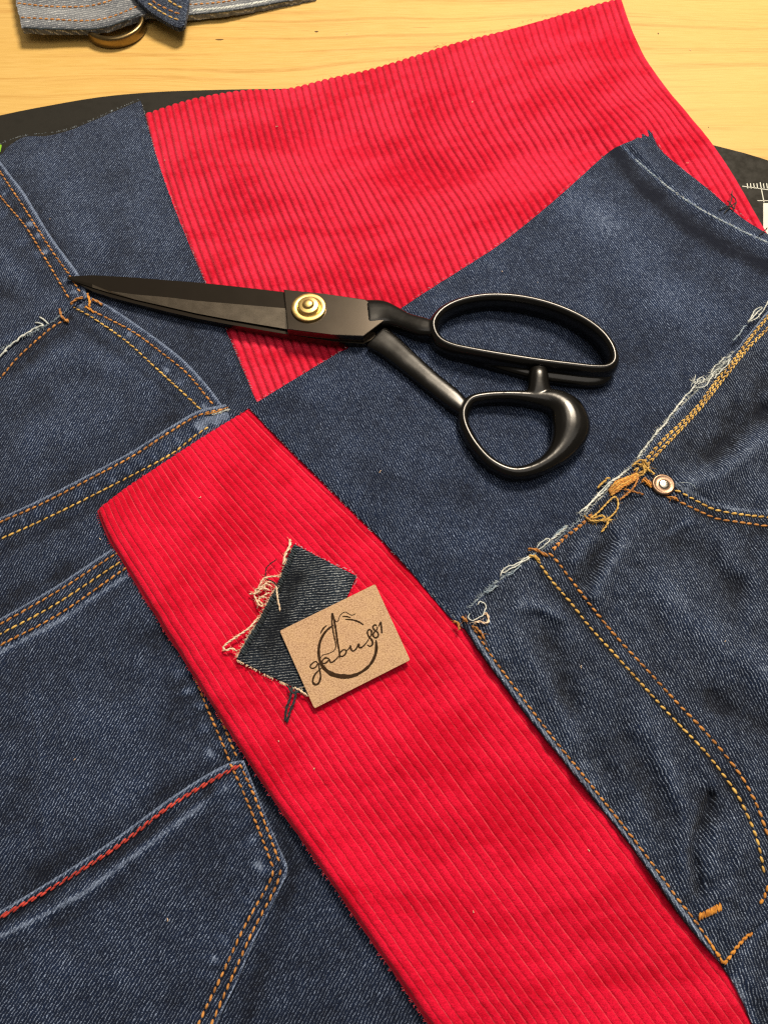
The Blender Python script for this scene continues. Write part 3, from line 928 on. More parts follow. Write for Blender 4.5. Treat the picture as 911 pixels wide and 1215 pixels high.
fringe('frayed_edge', strip, M['cord_low'], [(117, 604), (180, 558), (265, 503), (299, 484)], H_STRIP, 60, .6, .07, (-.4, -1), 45, -.2, 25)

# ------------------------------------------------------------------ plain denim panel on the right
pan = thing('denim_fabric', 'smooth dark blue denim panel lying under the scissor handles', 'denim fabric', P(600, 480, MT))
H_PAN = Height([(298, 482, 10.6), (345, 532, 11.6), (400, 585, 11.8), (470, 655, 11.8), (545, 735, 11.6), (420, 500, 8.2), (520, 600, 9.4), (420, 412, 6.8), (560, 320, 7.0), (720, 185, 7.0), (770, 153, 7.0), (840, 220, 6.8), (900, 280, 6.6), (700, 400, 6.2), (620, 540, 6.8), (820, 400, 6.2), (680, 600, 7.2)],
               folds=[([(735, 178), (790, 235), (850, 280), (930, 320)], 9, -.35), ([(750, 172), (800, 222), (860, 262), (930, 292)], 5, .45), ([(690, 240), (760, 330), (800, 380)], 30, .5), ([(560, 330), (520, 400)], 40, .3)],
               wave=(.26, 80), seed=71)
seam_p = [(738, 172), (752, 188), (775, 208), (800, 228), (830, 248), (860, 264), (890, 279), (925, 294)]
cloth('cloth', pan, M['denim_panel'],
      T=[(295, 483), (350, 449), (400, 419), (415, 411), (460, 377), (500, 349), (560, 311), (600, 284), (660, 235), (718, 183), (738, 171), (752, 165), (771, 152)],
      R=[(771, 152), (780, 172), (795, 188), (840, 224), (880, 258), (915, 280), (990, 330)],
      B=[(560, 752), (660, 690), (800, 560), (990, 330)], L=[(295, 483), (330, 519), (400, 588), (470, 658), (530, 728), (560, 752)],
      nu=220, nv=170, hf=H_PAN, thick=1.0, twill=-64, jag=.06,
      fade=[([(728, 182), (760, 222), (800, 258), (850, 290), (925, 325)], 10, -.5), (seam_p, 1.8, .9), ([(680, 235), (740, 300), (800, 350), (850, 370)], 26, .28), ([(600, 320), (700, 360)], 50, .10), ([(720, 260), (790, 300)], 12, .15), ([(430, 440), (540, 640)], 50, .05),
            ([(760, 330), (690, 480)], 40, -.08)], seed=72)
fringe('frayed_edge', pan, M['pale_blue'], [(296, 482), (350, 448), (415, 410), (500, 348), (600, 283), (718, 182)], H_PAN, 150, .5, .10, (-.4, -1), 40, .05, 9)
fringe('frayed_edge', pan, M['pale_blue'], [(297, 485), (350, 540), (470, 660), (545, 738)], H_PAN, 90, .45, .09, (-1, .8), 40, .0, 10)
fringe('frayed_edge', pan, M['pale_blue'], [(771, 153), (790, 184), (840, 225), (900, 271)], H_PAN, 60, .5, .09, (1, -.6), 40, .0, 11)
stitches('needle_hole_row', pan, M['pale_blue'], seam_p[1:], H_PAN, 1.3, .62, .30, .05, cross=62, seed=12, jit=.4, skip=.05)
fringe('frayed_edge', pan, M['white'], seam_p[2:], H_PAN, 120, .8, .07, (.6, -.8), 60, .1, 26)
for k, pts in enumerate([[(866, 230), (872, 240), (868, 252)], [(868, 226), (866, 240), (862, 250)], [(858, 254), (866, 246), (873, 240)], [(852, 250), (862, 246), (872, 248)], [(862, 238), (870, 250)], [(900, 280), (906, 275), (910, 270)]]):
    thread('thread_end', pan, M['black_thread'], pts, H_PAN, .3, .4, 12, .6, 1, .15, k)

# ------------------------------------------------------------------ jeans front on the right
jf = thing('torn_jeans', 'crumpled jeans front with fly stitching, copper rivet and a frayed white torn waist edge', 'jeans', P(780, 850, MT))
frayE = [(546, 737), (556, 722), (575, 703), (590, 690), (610, 676), (630, 660), (660, 640), (690, 615), (705, 598), (740, 562), (757, 545), (790, 500), (830, 460), (850, 440), (872, 415), (911, 368), (960, 315)]
leftE = [(546, 737), (562, 762), (590, 802), (620, 842), (650, 880), (680, 917), (710, 955), (740, 992), (775, 1040), (800, 1077), (830, 1115), (858, 1146)]
H_FR = Height([(560, 745, 12.8), (620, 840, 12.0), (740, 990, 11.6), (850, 1130, 11.2), (640, 665, 9.8), (740, 575, 9.0), (830, 470, 8.6), (900, 390, 8.4), (760, 720, 10.0), (880, 700, 9.5), (850, 900, 11.0), (700, 800, 11.4), (900, 560, 8.8), (911, 1050, 11.0)],
              folds=[([(842, 945), (828, 985), (822, 1012), (829, 1060)], 6, -.85), ([(814, 955), (808, 1010), (812, 1060)], 9, .5), ([(850, 985), (846, 1040)], 10, .9),
                     ([(905, 488), (870, 515), (842, 540)], 11, -1.2), ([(911, 450), (885, 480), (862, 500)], 12, -.8), ([(911, 520), (850, 565), (815, 575)], 14, 1.3),
                     ([(724, 640), (706, 664), (690, 690)], 8, -1.0), ([(740, 650), (718, 680), (706, 705)], 10, 1.2), ([(700, 640), (680, 665)], 9, .8), ([(728, 715), (716, 735)], 9, -.6),
                     ([(615, 720), (640, 720), (660, 730)], 9, 1.0), ([(600, 735), (640, 800), (680, 880)], 12, .8), ([(650, 760), (690, 850), (730, 950)], 14, -.8), ([(740, 800), (800, 930)], 18, .7),
                     ([(755, 890), (790, 965)], 16, -.6), ([(780, 690), (850, 760), (911, 800)], 24, .9), ([(800, 640), (870, 700)], 20, -.7), ([(760, 610), (730, 640)], 12, .8), ([(690, 915), (730, 940)], 12, .6),
                     ([(880, 1010), (860, 1060)], 16, .6), ([(850, 830), (905, 860)], 18, -.7), ([(840, 1050), (880, 1040)], 8, -.4)],
              bands=[(leftE, 4, 8, .35), ([(757, 548), (800, 503), (840, 455), (911, 382)], 7, 8, .4)],
              puckers=[([(632, 655), (700, 745), (760, 810), (850, 910), (892, 985)], 9, .18, 22), ([(560, 745), (660, 880), (780, 1030)], 9, .2, 26)], wave=(.55, 62), seed=81, gain=2.8)
I1 = [(633, 656), (642, 672), (655, 690), (678, 717), (700, 745), (730, 778), (760, 811), (790, 844), (812, 867), (835, 891), (855, 916), (875, 945), (888, 972), (897, 995), (903, 1020), (906, 1038)]
I2 = [(650, 655), (662, 668), (680, 692), (715, 737), (740, 766), (770, 798), (800, 831), (830, 862), (855, 890), (880, 923), (897, 955), (908, 985), (918, 1010)]
K1 = [(800, 581), (814, 588), (828, 595.5), (845, 604), (871, 609.5), (911, 614), (940, 616)]
K2 = [(790, 589), (803, 594), (815, 600), (834, 609), (852, 616), (875, 619.5), (911, 624.5), (940, 627)]
Hrow = [(562, 746), (580, 774), (600, 802), (630, 842), (660, 881), (690, 918), (720, 956), (750, 994), (780, 1034), (803, 1066), (822, 1090), (840, 1116), (857, 1140)]
foldH = [(x - 3.8, y + 2.2) for x, y in Hrow]
M1 = [(752, 560), (770, 541), (788.6, 520), (823, 487), (852, 449), (872, 425), (889, 402), (911, 375), (940, 340)]
M2 = [(757, 564), (778, 540), (797, 520), (830, 484.5), (860.6, 446), (886.5, 413.5), (911, 389), (945, 356)]
pkt_edge = [(800, 574), (820, 586), (845, 597.5), (871, 604.5), (911, 608), (945, 610)]
cloth('fly_panel', jf, M['denim_front'],
      T=frayE, R=[(960, 315), (960, 700), (960, 1040)], B=[(858, 1146), (892, 1106), (960, 1040)], L=leftE,
      nu=230, nv=190, hf=H_FR, thick=1.6, twill=-70, jag=.08, smooth=(1, 0, 1, 0), ridge=.17,
      fade=[(frayE, 2.2, .9), (I1, 2.6, -.45), (I2, 2.6, -.45), (K1, 2.6, -.4), (K2, 2.6, -.4), (Hrow, 2.4, -.4), (foldH, 1.8, 1.4), (leftE, 2.2, -.7), (pkt_edge, 2.4, .8), ([(690, 850), (720, 940), (780, 1010)], 18, .15),  # dark under stitch rows is painted groove shade; pale fold lines are wear
            ([(640, 680), (720, 770), (800, 850), (880, 950)], 6, -.25), ([(640, 645), (700, 610), (750, 560)], 8, -.2), ([(830, 610), (911, 632)], 8, -.2),
            ([(792, 632), (815, 618)], 4, .6), ([(868, 680), (780, 700)], 40, .08)],
      dots=[([(575, 745), (640, 850), (720, 950), (800, 1055)], 27, 8, .3)], seed=82)
H_FR2 = Height([(860, 1150, 10.4), (911, 1110, 9.6), (900, 1215, 10.4)], folds=[([(880, 1150), (911, 1190)], 10, .6)], wave=(.25, 50), seed=83)
cloth('leg_panel', jf, M['denim_front'],
      T=[(835, 1118), (900, 1075), (975, 1020)], R=[(975, 1020), (985, 1300)], B=[(930, 1300), (985, 1300)], L=[(835, 1118), (858, 1148), (876, 1178), (895, 1220), (930, 1300)],
      nu=70, nv=90, hf=H_FR2, thick=1.4, twill=-80, jag=.05, fade=[([(870, 1160), (895, 1215)], 6, .6), ([(880, 1130), (911, 1095)], 7, .45), ([(900, 1160), (905, 1215)], 10, -.25)], seed=84)
for k, (pts, m, L_, r_) in enumerate([(I1, 'gold', 2.5, .42), (I2, 'orange', 2.6, .42), (K1, 'gold', 2.7, .42), (K2, 'orange', 2.7, .42), (Hrow, 'orange', 2.3, .34)]):
    stitches('stitching', jf, M[m], pts, H_FR, L_, .28, r_, .12, 9, True, .12, 60 + k)
for k, pts in enumerate([M1, M2]):
    for sg in (-1, 1):
        stitches('chain_stitching', jf, M['gold'], [(x + .75 * sg, y + .6 * sg) for x, y in pts], H_FR, 2.6, .1, .27, .25, 11 * sg, seed=70 + k * 2 + sg)
for sg in (-1, 1):
    stitches('red_bar' if False else 'chain_stitching', jf, M['orange'], [(x + .5 * sg, y + .5 * sg) for x, y in [(702, 610), (688, 624), (671, 637), (652, 656)]], H_FR, 2.3, .1, .34, .25, 18 * sg, seed=80 + sg)
thread('pull_stitch', jf, M['orange'], [(626, 652), (634, 652), (642, 656), (650, 660)], H_FR, .7, .5, 14, .2, 2)
thread('pull_stitch', jf, M['gold'], [(627, 660), (634, 661), (640, 666)], H_FR, .7, .5, 14, .2, 2)
for k, pts in enumerate([[(822, 1089), (830, 1084), (842, 1079), (858, 1073)], [(826, 1092), (838, 1086), (850, 1080), (861, 1074)], [(858, 1143), (853, 1137), (847, 1128)], [(857, 1144), (866, 1134), (873, 1124)], [(872, 1126), (880, 1114), (892, 1106)], [(911, 1050), (905, 1066), (897, 1076)]]):
    if k < 2:
        if k == 0:
            stitches('bar_tack', jf, M['bright_orange'], [(824, 1090.5), (833, 1086), (846, 1080), (860, 1073)], H_FR, 2.6, .62, .42, .35, cross=64, seed=120)
    elif k == 5:
        stitches('bar_tack', jf, M['bright_orange'], pts, H_FR, 2.2, .0, .42, .25, 9, seed=121)
for sg in (-1, 1):
    stitches('chain_stitching', jf, M['bright_orange'], [(x + .55 * sg, y + .5 * sg) for x, y in [(838, 1113), (848, 1129), (858, 1144), (866, 1134), (874, 1123), (883, 1113), (894, 1105)]], H_FR, 2.0, .0, .30, .25, 10 * sg, smooth=False, seed=125 + sg)
# torn edge: white cords and fluff
Z1 = lambda pts: zm(pts, 640, 520, 5.69)
Z2 = lambda pts: zm(pts, 530, 600, 5.36)
Z5 = lambda pts: zm(pts, 780, 360, 6.95)
cords = [
    ('white', Z1([(265, 508), (330, 450), (420, 370), (490, 295), (600, 212)]), .80, 2), ('white', Z1([(300, 500), (350, 430), (440, 330), (540, 250)]), .55, 1),
    ('white', Z1([(655, 140), (700, 80), (760, 0), (800, -60)]), .75, 2), ('pale_blue', Z1([(80, 680), (120, 640), (185, 590)]), .8, 2),
    ('white', Z5([(-20, 1080), (60, 990), (150, 860), (270, 720), (310, 680)]), .75, 2), ('white', Z5([(280, 690), (360, 700), (420, 650), (470, 560), (560, 540)]), .5, 2),
    ('white', Z5([(300, 680), (340, 620), (380, 630), (330, 670)]), .45, 1), ('white', Z5([(430, 600), (450, 540), (500, 500), (540, 460), (600, 440)]), .55, 2),
    ('white', Z5([(460, 620), (510, 570), (560, 520), (590, 470)]), .5, 1), ('pale_blue', Z5([(620, 310), (670, 250), (720, 180)]), .6, 2), ('white', Z5([(740, 150), (790, 110), (860, 40), (800, 60), (760, 130)]), .5, 1),
    ('white', Z5([(740, 160), (830, 110), (880, 30), (920, -30)]), .5, 2), ('white', Z5([(265, 690), (300, 640), (310, 590)]), .3, 1),
    ('white', Z2([(660, 220), (710, 180), (765, 130)]), .85, 2), ('white', Z2([(570, 270), (600, 230), (650, 215), (620, 255), (575, 285)]), .5, 1),
    ('white', Z2([(340, 450), (360, 405), (430, 375), (520, 320)]), .5, 1), ('white', Z2([(350, 430), (420, 400), (480, 360), (530, 330)]), .5, 1), ('pale_blue', Z2([(380, 450), (440, 410), (470, 380)]), .4, 1),
    ('pale_blue', Z2([(235, 550), (270, 545), (320, 505)]), .55, 2), ('pale_blue', Z2([(250, 560), (290, 530), (320, 515)]), .4, 1),
    ('white', Z2([(195, 630), (215, 612), (240, 625), (245, 660), (215, 710), (160, 735), (135, 710), (145, 685)]), .42, 1),
]
for k, (m, pts, r_, pl) in enumerate(cords):
    thread('frayed_thread', jf, M[m], pts, H_FR, r_ * .58, .6, 36, .5, pl, .22, k)
tangles = [
    ('gold', Z1([(330, 550), (390, 505), (440, 455), (500, 400), (525, 430), (515, 490), (470, 540), (400, 560), (325, 560)]), .42), ('gold', Z1([(350, 545), (420, 525), (430, 550), (370, 570)]), .42),
    ('gold', Z1([(465, 550), (450, 590), (415, 635)]), .42), ('gold', Z1([(300, 520), (340, 560), (420, 560), (490, 550)]), .36), ('orange', Z1([(540, 415), (600, 370), (640, 320), (665, 260)]), .42),
    ('orange', Z1([(570, 345), (640, 368), (700, 380)]), .4), ('gold', Z1([(690, 165), (720, 210), (775, 245)]), .5), ('gold', Z1([(620, 190), (680, 150), (730, 200), (670, 240)]), .42),
    ('bright_orange', Z1([(688, 285), (715, 300), (750, 335)]), .6), ('orange', Z1([(700, 270), (735, 300), (755, 320)]), .6), ('orange', Z1([(870, 400), (900, 405), (930, 420)]), .5), ('gold', Z1([(650, 170), (690, 190), (700, 240), (660, 260)]), .4)]
for k, (m, pts, r_) in enumerate(tangles):
    thread('loose_thread', jf, M[m], pts, H_FR, r_, .8, 40, .7, 2, .08, k)
for k in range(12):
    o_ = k * 6 - 33
    pts = Z1([(475 + o_ * .35, 372 + o_ * .55), (530 + o_ * .5, 320 + o_ * .7), (600 + o_ * .4, 285 + o_ * .55), (665 + o_ * .2, 245 + o_ * .3)])
    thread('bar_tack', jf, M[('bright_orange', 'gold', 'orange')[k % 3]], pts, H_FR, .34, .7, 26, .5 + .2 * (k % 2), 2, .15, k)
for k in range(3):
    thread('loose_thread', jf, M['gold'], Z1([(390 + 25 * k, 340 - 25 * k), (400 + 25 * k, 325 - 25 * k), (425 + 25 * k, 300 - 15 * k)]), H_FR, .5, .6, 10, .4)
thread('loose_thread', jf, M['pale_blue'], [(800, 574), (812, 573), (820, 575), (826, 581)], H_FR, .16, .9, 20, .4)
for k, pts in enumerate([Z2([(45, 735), (70, 750), (80, 790)]), Z2([(95, 705), (110, 720), (130, 740)]), Z2([(170, 745), (210, 740), (260, 745), (255, 690), (235, 690)]), Z2([(160, 765), (200, 790), (240, 850)])]):
    thread('loose_thread', jf, M['orange' if k != 2 else 'cream'], pts, H_FR, .45, .6, 20, .3, 2, .1, k)
fringe('frayed_edge', jf, M['pale_blue'], frayE[1:8], H_FR, 230, 1.3, .10, (-.6, -.6), 60, .2, 13)
fringe('frayed_edge', jf, M['white'], frayE[7:15], H_FR, 330, 1.3, .08, (-.6, -.4), 60, .3, 14)
fringe('frayed_edge', jf, M['white'], Z5([(290, 650), (420, 620), (520, 520), (600, 450)]), H_FR, 120, 2.2, .08, (0, 0), 90, .6, 15)


def lathe(name, centre, prof, mat, parent, ns=48, axis=None):
    """round part: prof = [(radius, height)] in mm"""
    a = np.arange(ns) / ns * math.tau
    V = np.vstack([np.stack([r * np.cos(a), r * np.sin(a), np.full(ns, h)], -1) for r, h in prof]) * 1e-3
    if axis is not None:
        R_ = np.array(Vector((0, 0, 1)).rotation_difference(Vector(axis)).to_matrix())
        V = V @ R_.T
    V = V + np.asarray(centre)
    F = []
    for i in range(len(prof) - 1):
        for k in range(ns):
            F.append((i * ns + k, i * ns + (k + 1) % ns, (i + 1) * ns + (k + 1) % ns, (i + 1) * ns + k))
    F.append(tuple((len(prof) - 1) * ns + k for k in range(ns)))
    return mesh_obj(name, V, F, mat, parent)


rc = P(786, 575.5, H_FR(786, 575.5) + 1.0e-3)
riv = lathe('rivet', rc, [(5.0, -2.6), (5.1, .3), (5.0, .7), (4.6, 1.05), (4.2, 1.1), (3.9, .95), (2.6, .85), (2.3, 1.0)], M['copper'], jf)
lathe('rivet_core', rc, [(2.3, .8), (2.2, 1.25), (1.5, 1.5), (.5, 1.45)], M['rivet_core'], riv, 28)

# ------------------------------------------------------------------ denim scrap under the tag
H_SCR = Height([(349, 645, 12.0), (422, 683, 11.9), (280, 782, 12.0), (366, 826, 11.8), (345, 740, 11.7), (390, 740, 11.5)], folds=[([(349, 645), (325, 700), (280, 782)], 7, .4), ([(392, 665), (372, 700), (345, 735)], 9, .35), ([(365, 655), (345, 700), (318, 760)], 8, -.2)], wave=(.14, 30), seed=91)
scr = thing('denim_scrap', 'small frayed denim scrap with cream threads half under the leather tag', 'fabric scrap', P(340, 740, .0105))
scrL = [(349, 645), (341, 662), (335, 677), (327, 697), (317, 715), (307, 735), (294, 756), (280, 782)]
cloth('cloth', scr, M['denim_scrap'], T=[(349, 645), (385, 664), (423, 683)], R=[(423, 683), (411, 709), (390, 770), (366, 826)], B=[(280, 782), (318, 801), (348, 815), (366, 826)], L=scrL,
      nu=70, nv=80, hf=H_SCR, thick=1.0, twill=6, jag=.08, fade=[([(400, 672), (402, 705)], 13, .5), ([(360, 650), (375, 690)], 10, .2), (scrL, 7, -.4), ([(350, 690), (320, 770)], 14, -.3)], seed=92)
stitches('overlock_edge', scr, M['navy_thread'], [(x + 3, y + 1) for x, y in scrL], H_SCR, 3.2, .95, .42, .3, cross=75, seed=93)
Z4 = lambda pts: zm(pts, 260, 630, 7.147)
for k, (m, pts, r_) in enumerate([
        ('cream', Z4([(600, 65), (600, 130), (570, 200), (540, 290)]), .75), ('cream', Z4([(510, 380), (440, 390), (380, 410), (350, 460), (320, 520)]), .5), ('cream', Z4([(460, 440), (420, 435), (360, 480), (310, 510), (330, 540)]), .5),
        ('cream', Z4([(430, 500), (370, 490), (320, 530), (260, 535)]), .5), ('cream', Z4([(300, 540), (320, 590), (350, 640), (380, 630)]), .5), ('cream', Z4([(430, 520), (380, 550), (340, 590), (370, 620)]), .45),
        ('cream', Z4([(460, 430), (485, 480), (500, 560), (515, 685)]), .5), ('cream', Z4([(330, 730), (270, 810), (200, 870), (110, 930), (45, 990), (60, 1020), (110, 1000), (150, 1020)]), .6),
        ('cream', Z4([(400, 560), (350, 570), (330, 610)]), .42), ('cream', Z4([(450, 470), (400, 450), (380, 500)]), .42),
        ('black_thread', Z4([(490, 238), (440, 280), (400, 330), (397, 405)]), .34), ('black_thread', Z4([(400, 405), (450, 430), (500, 470), (530, 520)]), .34),
        ('navy_thread', [(347, 812), (345, 825), (341, 840), (338, 857)], .62), ('navy_thread', [(352, 814), (350, 830), (345, 843), (340, 858)], .62), ('navy_thread', [(341, 813), (348, 822), (358, 820)], .6),
        ('cream', [(349, 815), (358, 820), (365, 826)], .5)]):
    thread('frayed_thread', scr, M[m], [(x + .5 * math.sin(9 * i + k), y + .5 * math.cos(7 * i)) for i, (x, y) in enumerate(pts)], H_SCR if m != 'navy_thread' else (lambda a, b: H_STRIP(a, b) + .3e-3 + .9e-3 * (1 - sstep(815, 835, np.asarray(b, float)))), r_ * .72, .3, 36, .9, 2, .06, k)
fringe('frayed_edge', scr, M['cream'], [(281, 783), (318, 802), (348, 816), (364, 825)], H_SCR, 90, .7, .12, (-.4, 1), 40, .0, 16)
fringe('frayed_edge', scr, M['cream'], scrL[1:], H_SCR, 130, 1.3, .07, (-1, -.2), 50, .2, 27)
fringe('frayed_edge', scr, M['pale_blue'], [(350, 645), (385, 664), (422, 683), (412, 706)], H_SCR, 50, .5, .10, (.5, -.7), 50, .0, 17)

# ------------------------------------------------------------------ leather tag
TZ0, TZ1 = 0.0124, 0.0131
lt = thing('leather_tag', 'rectangular tan leather tag engraved with a circle, needle and gabus81 lettering', 'tag', P(410, 766, TZ0))
c4 = P([332, 445, 486.5, 373], [748.5, 693, 783, 840.5], TZ1)[:, :2]
ol = []
for i in range(4):
    a, b, c = c4[i - 1], c4[i], c4[(i + 1) % 4]
    u1 = (a - b) / np.linalg.norm(a - b)
    u2 = (c - b) / np.linalg.norm(c - b)
    for t in np.linspace(0, 1, 5):
        r_ = 6e-4
        ol.append(b + u1 * r_ * (1 - t) ** 2 + u2 * r_ * t ** 2)
prism('leather', np.array(ol), TZ0, TZ1, M['leather'], lt, bevel=.00022)
LG = lambda pts: zm(pts, 330, 690, 5.36)


def ribbon(strokes, k_w=1.1):
    V, F = [], []
    nv = 0
    for pts, w in strokes:
        q = spline(LG(pts), 70)
        p = P(q[:, 0], q[:, 1], TZ1 + 5e-5)
        t = np.gradient(p, axis=0)
        t /= np.linalg.norm(t, axis=1)[:, None] + 1e-12
        n = np.stack([-t[:, 1], t[:, 0], 0 * t[:, 0]], -1)
        s = np.linspace(0, 1, 70)
        ww = k_w * np.interp(s, np.linspace(0, 1, len(w)), w) / 5.36 / 27.0 * .01 * .5
        ww = ww * (1 + .16 * waves(s * 90, 0 * s, 6, int(q[0, 0] * 10) % 97)) * np.clip(np.minimum(s, 1 - s) * 30 + .4, 0, 1)
        base = p.copy()
        V += [base - n * ww[:, None], base + n * ww[:, None], base + (0, 0, 4e-5)]
        for i in range(69):
            F += [(nv + i, nv + i + 1, nv + 140 + i + 1, nv + 140 + i), (nv + 140 + i, nv + 140 + i + 1, nv + 70 + i + 1, nv + 70 + i)]
        nv += 210
    return np.vstack(V), F


circle = [([(352, 278), (318, 302), (290, 335), (268, 380), (258, 435), (262, 490), (280, 535), (312, 570), (350, 592), (400, 602), (450, 602), (500, 590), (545, 565), (585, 528), (612, 480), (624, 430), (622, 372)], [8, 12, 12, 13, 12, 14, 18, 20, 19, 18, 15, 13, 14, 13, 15, 12]),
          ([(310, 278), (288, 298), (268, 332)], [5, 9, 5]), ([(330, 582), (380, 608), (440, 612), (510, 598)], [5, 9, 9, 4]), ([(425, 240), (475, 244), (515, 258), (542, 276)], [5, 8, 9, 7]), ([(408, 224), (432, 222), (462, 230)], [5, 7, 5])]
needle = [([(344, 200), (346, 218), (350, 240)], [12, 18, 16]), ([(341, 222), (343, 270), (352, 330), (364, 385), (366, 418), (352, 442), (318, 458), (285, 468), (268, 490), (262, 520)], [9, 9, 9, 9, 7, 6, 5, 5, 5, 5]),
          ([(351, 222), (360, 268), (370, 330), (378, 390), (388, 440), (392, 486)], [12, 13, 12, 11, 10, 9]), ([(352, 232), (376, 256), (396, 214), (424, 194), (450, 206), (470, 214), (494, 204)], [5, 5, 5, 5, 5, 5])]
script = [([(252, 520), (240, 508), (218, 520), (204, 540), (215, 552), (238, 545), (256, 520), (262, 555), (270, 605), (258, 645), (236, 655), (220, 635), (232, 595), (262, 562), (300, 530)], [7, 7, 7, 8, 7, 7, 8, 8, 9, 9, 9, 8, 6, 5]),
          ([(326, 492), (302, 486), (282, 502), (284, 520), (306, 516), (326, 496), (330, 512), (346, 512), (368, 494), (390, 470)], [7, 8, 8, 8, 7, 8, 7, 6, 5]),
          ([(386, 470), (408, 476), (428, 460), (432, 440), (416, 434), (398, 448), (390, 466)], [7, 8, 8, 7, 7, 6]), ([(430, 446), (446, 430), (460, 410)], [5, 6, 6]),
          ([(460, 404), (462, 428), (476, 442), (496, 428), (512, 398), (514, 416), (528, 420), (552, 400), (576, 366)], [9, 9, 8, 7, 9, 8, 7, 6, 6]),
          ([(576, 366), (592, 338), (592, 312), (578, 306), (567, 322), (574, 346), (596, 374), (600, 398), (584, 412), (566, 402)], [6, 7, 8, 8, 8, 9, 10, 9, 8, 6]),
          ([(628, 282), (612, 276), (602, 292), (612, 308), (632, 324), (636, 346), (620, 358), (604, 346), (608, 326), (628, 304), (630, 286)], [7, 8, 8, 8, 9, 9, 8, 8, 7, 7]), ([(640, 286), (652, 260), (656, 290), (660, 330)], [6, 9, 9, 9])]
for nm, st in (('engraved_circle', circle), ('engraved_needle', needle), ('engraved_lettering', script)):
    v_, f_ = ribbon(st, 1.2 if st is circle else 1.2 if st is script else 1.0)
    mesh_obj(nm, v_, f_, M['ink'], lt)

# ------------------------------------------------------------------ waistband strip and brass ring at the back
H_WB = Height([(25, 20, 10.0), (100, 25, 8.0), (140, 20, 9.0), (170, 5, 8), (230, 8, 5.0), (345, -5, 3.5), (60, -30, 12)], wave=(.1, 40), seed=95)
wb = thing('waistband_strip', 'grey inside-out denim waistband strip with a dark belt loop at the back of the table', 'denim strip', P(150, 5, 0))
cloth('band', wb, M['denim_back'], T=[(14, -28), (60, -30), (110, -30), (150, -38), (200, -45), (300, -58), (370, -62)], R=[(370, -62), (375, -6)],
      B=[(26, 33), (60, 34.5), (105, 35), (130, 31), (152, 23), (176, 15), (222, 17.5), (262, 14), (302, 8), (345, 0), (375, -6)], L=[(14, -28), (19, 0), (26, 33)],
      nu=200, nv=40, hf=H_WB, thick=3.2, twill=20, pitch=.70, jag=.28, smooth=(1, 0, 1, 1), fade=[([(20, 12), (60, 14), (120, 16)], 6, .4), ([(30, 32), (105, 34), (176, 14)], 2.2, -.5)], seed=96)
for k, pts in enumerate([[(20, 4), (60, 8), (100, 8), (125, 3), (160, -10)], [(24, 21), (60, 23), (100, 25), (130, 21), (168, 6)], [(222, 6), (262, 3), (310, -5), (345, -10)]]):
    stitches('stitching', wb, M['orange'], pts, H_WB, 2.8, .5, .45, .15, 8, seed=100 + k)
stitches('bound_edge', wb, M['navy_thread'], [(27, 32.5), (60, 34), (105, 34.4), (130, 30.4), (152, 22.4), (170, 15)], H_WB, 1.6, .9, .5, -.1, cross=70, seed=105)
stitches('bound_edge', wb, M['white'], [(224, 13), (262, 10), (302, 4), (345, -4)], H_WB, 4.0, 2.2, .6, .1, cross=35, seed=106)
stitches('bound_edge', wb, M['navy_thread'], [(223, 17.3), (262, 13.8), (302, 7.8), (345, 0)], H_WB, 1.6, .9, .5, -.1, cross=70, seed=107)
H_LOOP = Height([(160, -20, 13), (190, 10, 12.5), (214, 28, 9.5), (222, 0, 11)], wave=(.1, 30), seed=97)
lp = cloth('belt_loop', wb, M['denim_front'], T=[(150, -40), (200, -46), (226, -44)], R=[(226, -44), (224, 0), (219, 29)], B=[(176, 12), (195, 24), (211, 32), (219, 29)], L=[(150, -40), (158, -8), (176, 12)],
           nu=50, nv=50, hf=H_LOOP, thick=2.6, twill=30, jag=.05, smooth=(1, 1, 1, 1), fade=[([(176, 12), (211, 32)], 3, -.2), ([(221, 10), (222, -20)], 4, .3)], seed=98)
for k, pts in enumerate([[(166, -12), (185, 4), (205, 14), (218, 18)], [(180, -16), (196, -2), (210, 7), (221, 11)], [(176, 4), (192, 15), (206, 22), (217, 25)]]):
    stitches('stitching', wb, M['gold' if k else 'orange'], pts, H_LOOP, 3.4, .6, .5, .2, 6, seed=110 + k)
rcx = P(137, 29, .0035)
rg_a = np.linspace(0, math.tau, 80, endpoint=False)
rV, rF = [], []
for i, a in enumerate(rg_a):
    for k in range(14):
        b = math.tau * k / 14
        rr = 17.2e-3 + 1.9e-3 * math.copysign(abs(math.cos(b)) ** .7, math.cos(b))
        rV.append((rcx[0] + rr * math.cos(a), rcx[1] + rr * math.sin(a), 3.6e-3 + 3.4e-3 * math.copysign(abs(math.sin(b)) ** .6, math.sin(b))))
        rF.append((i * 14 + k, ((i + 1) % 80) * 14 + k, ((i + 1) % 80) * 14 + (k + 1) % 14, i * 14 + (k + 1) % 14))
ring = mesh_obj('brass_ring', rV, rF, M['old_brass'])
tag(ring, 'aged brass ring lying on the table under the grey waistband strip', 'metal ring')

# ------------------------------------------------------------------ scissors
sc = thing('scissors', 'large black tailor scissors with brass pivot screw lying closed across the fabrics', 'scissors', P(400, 400, .006))


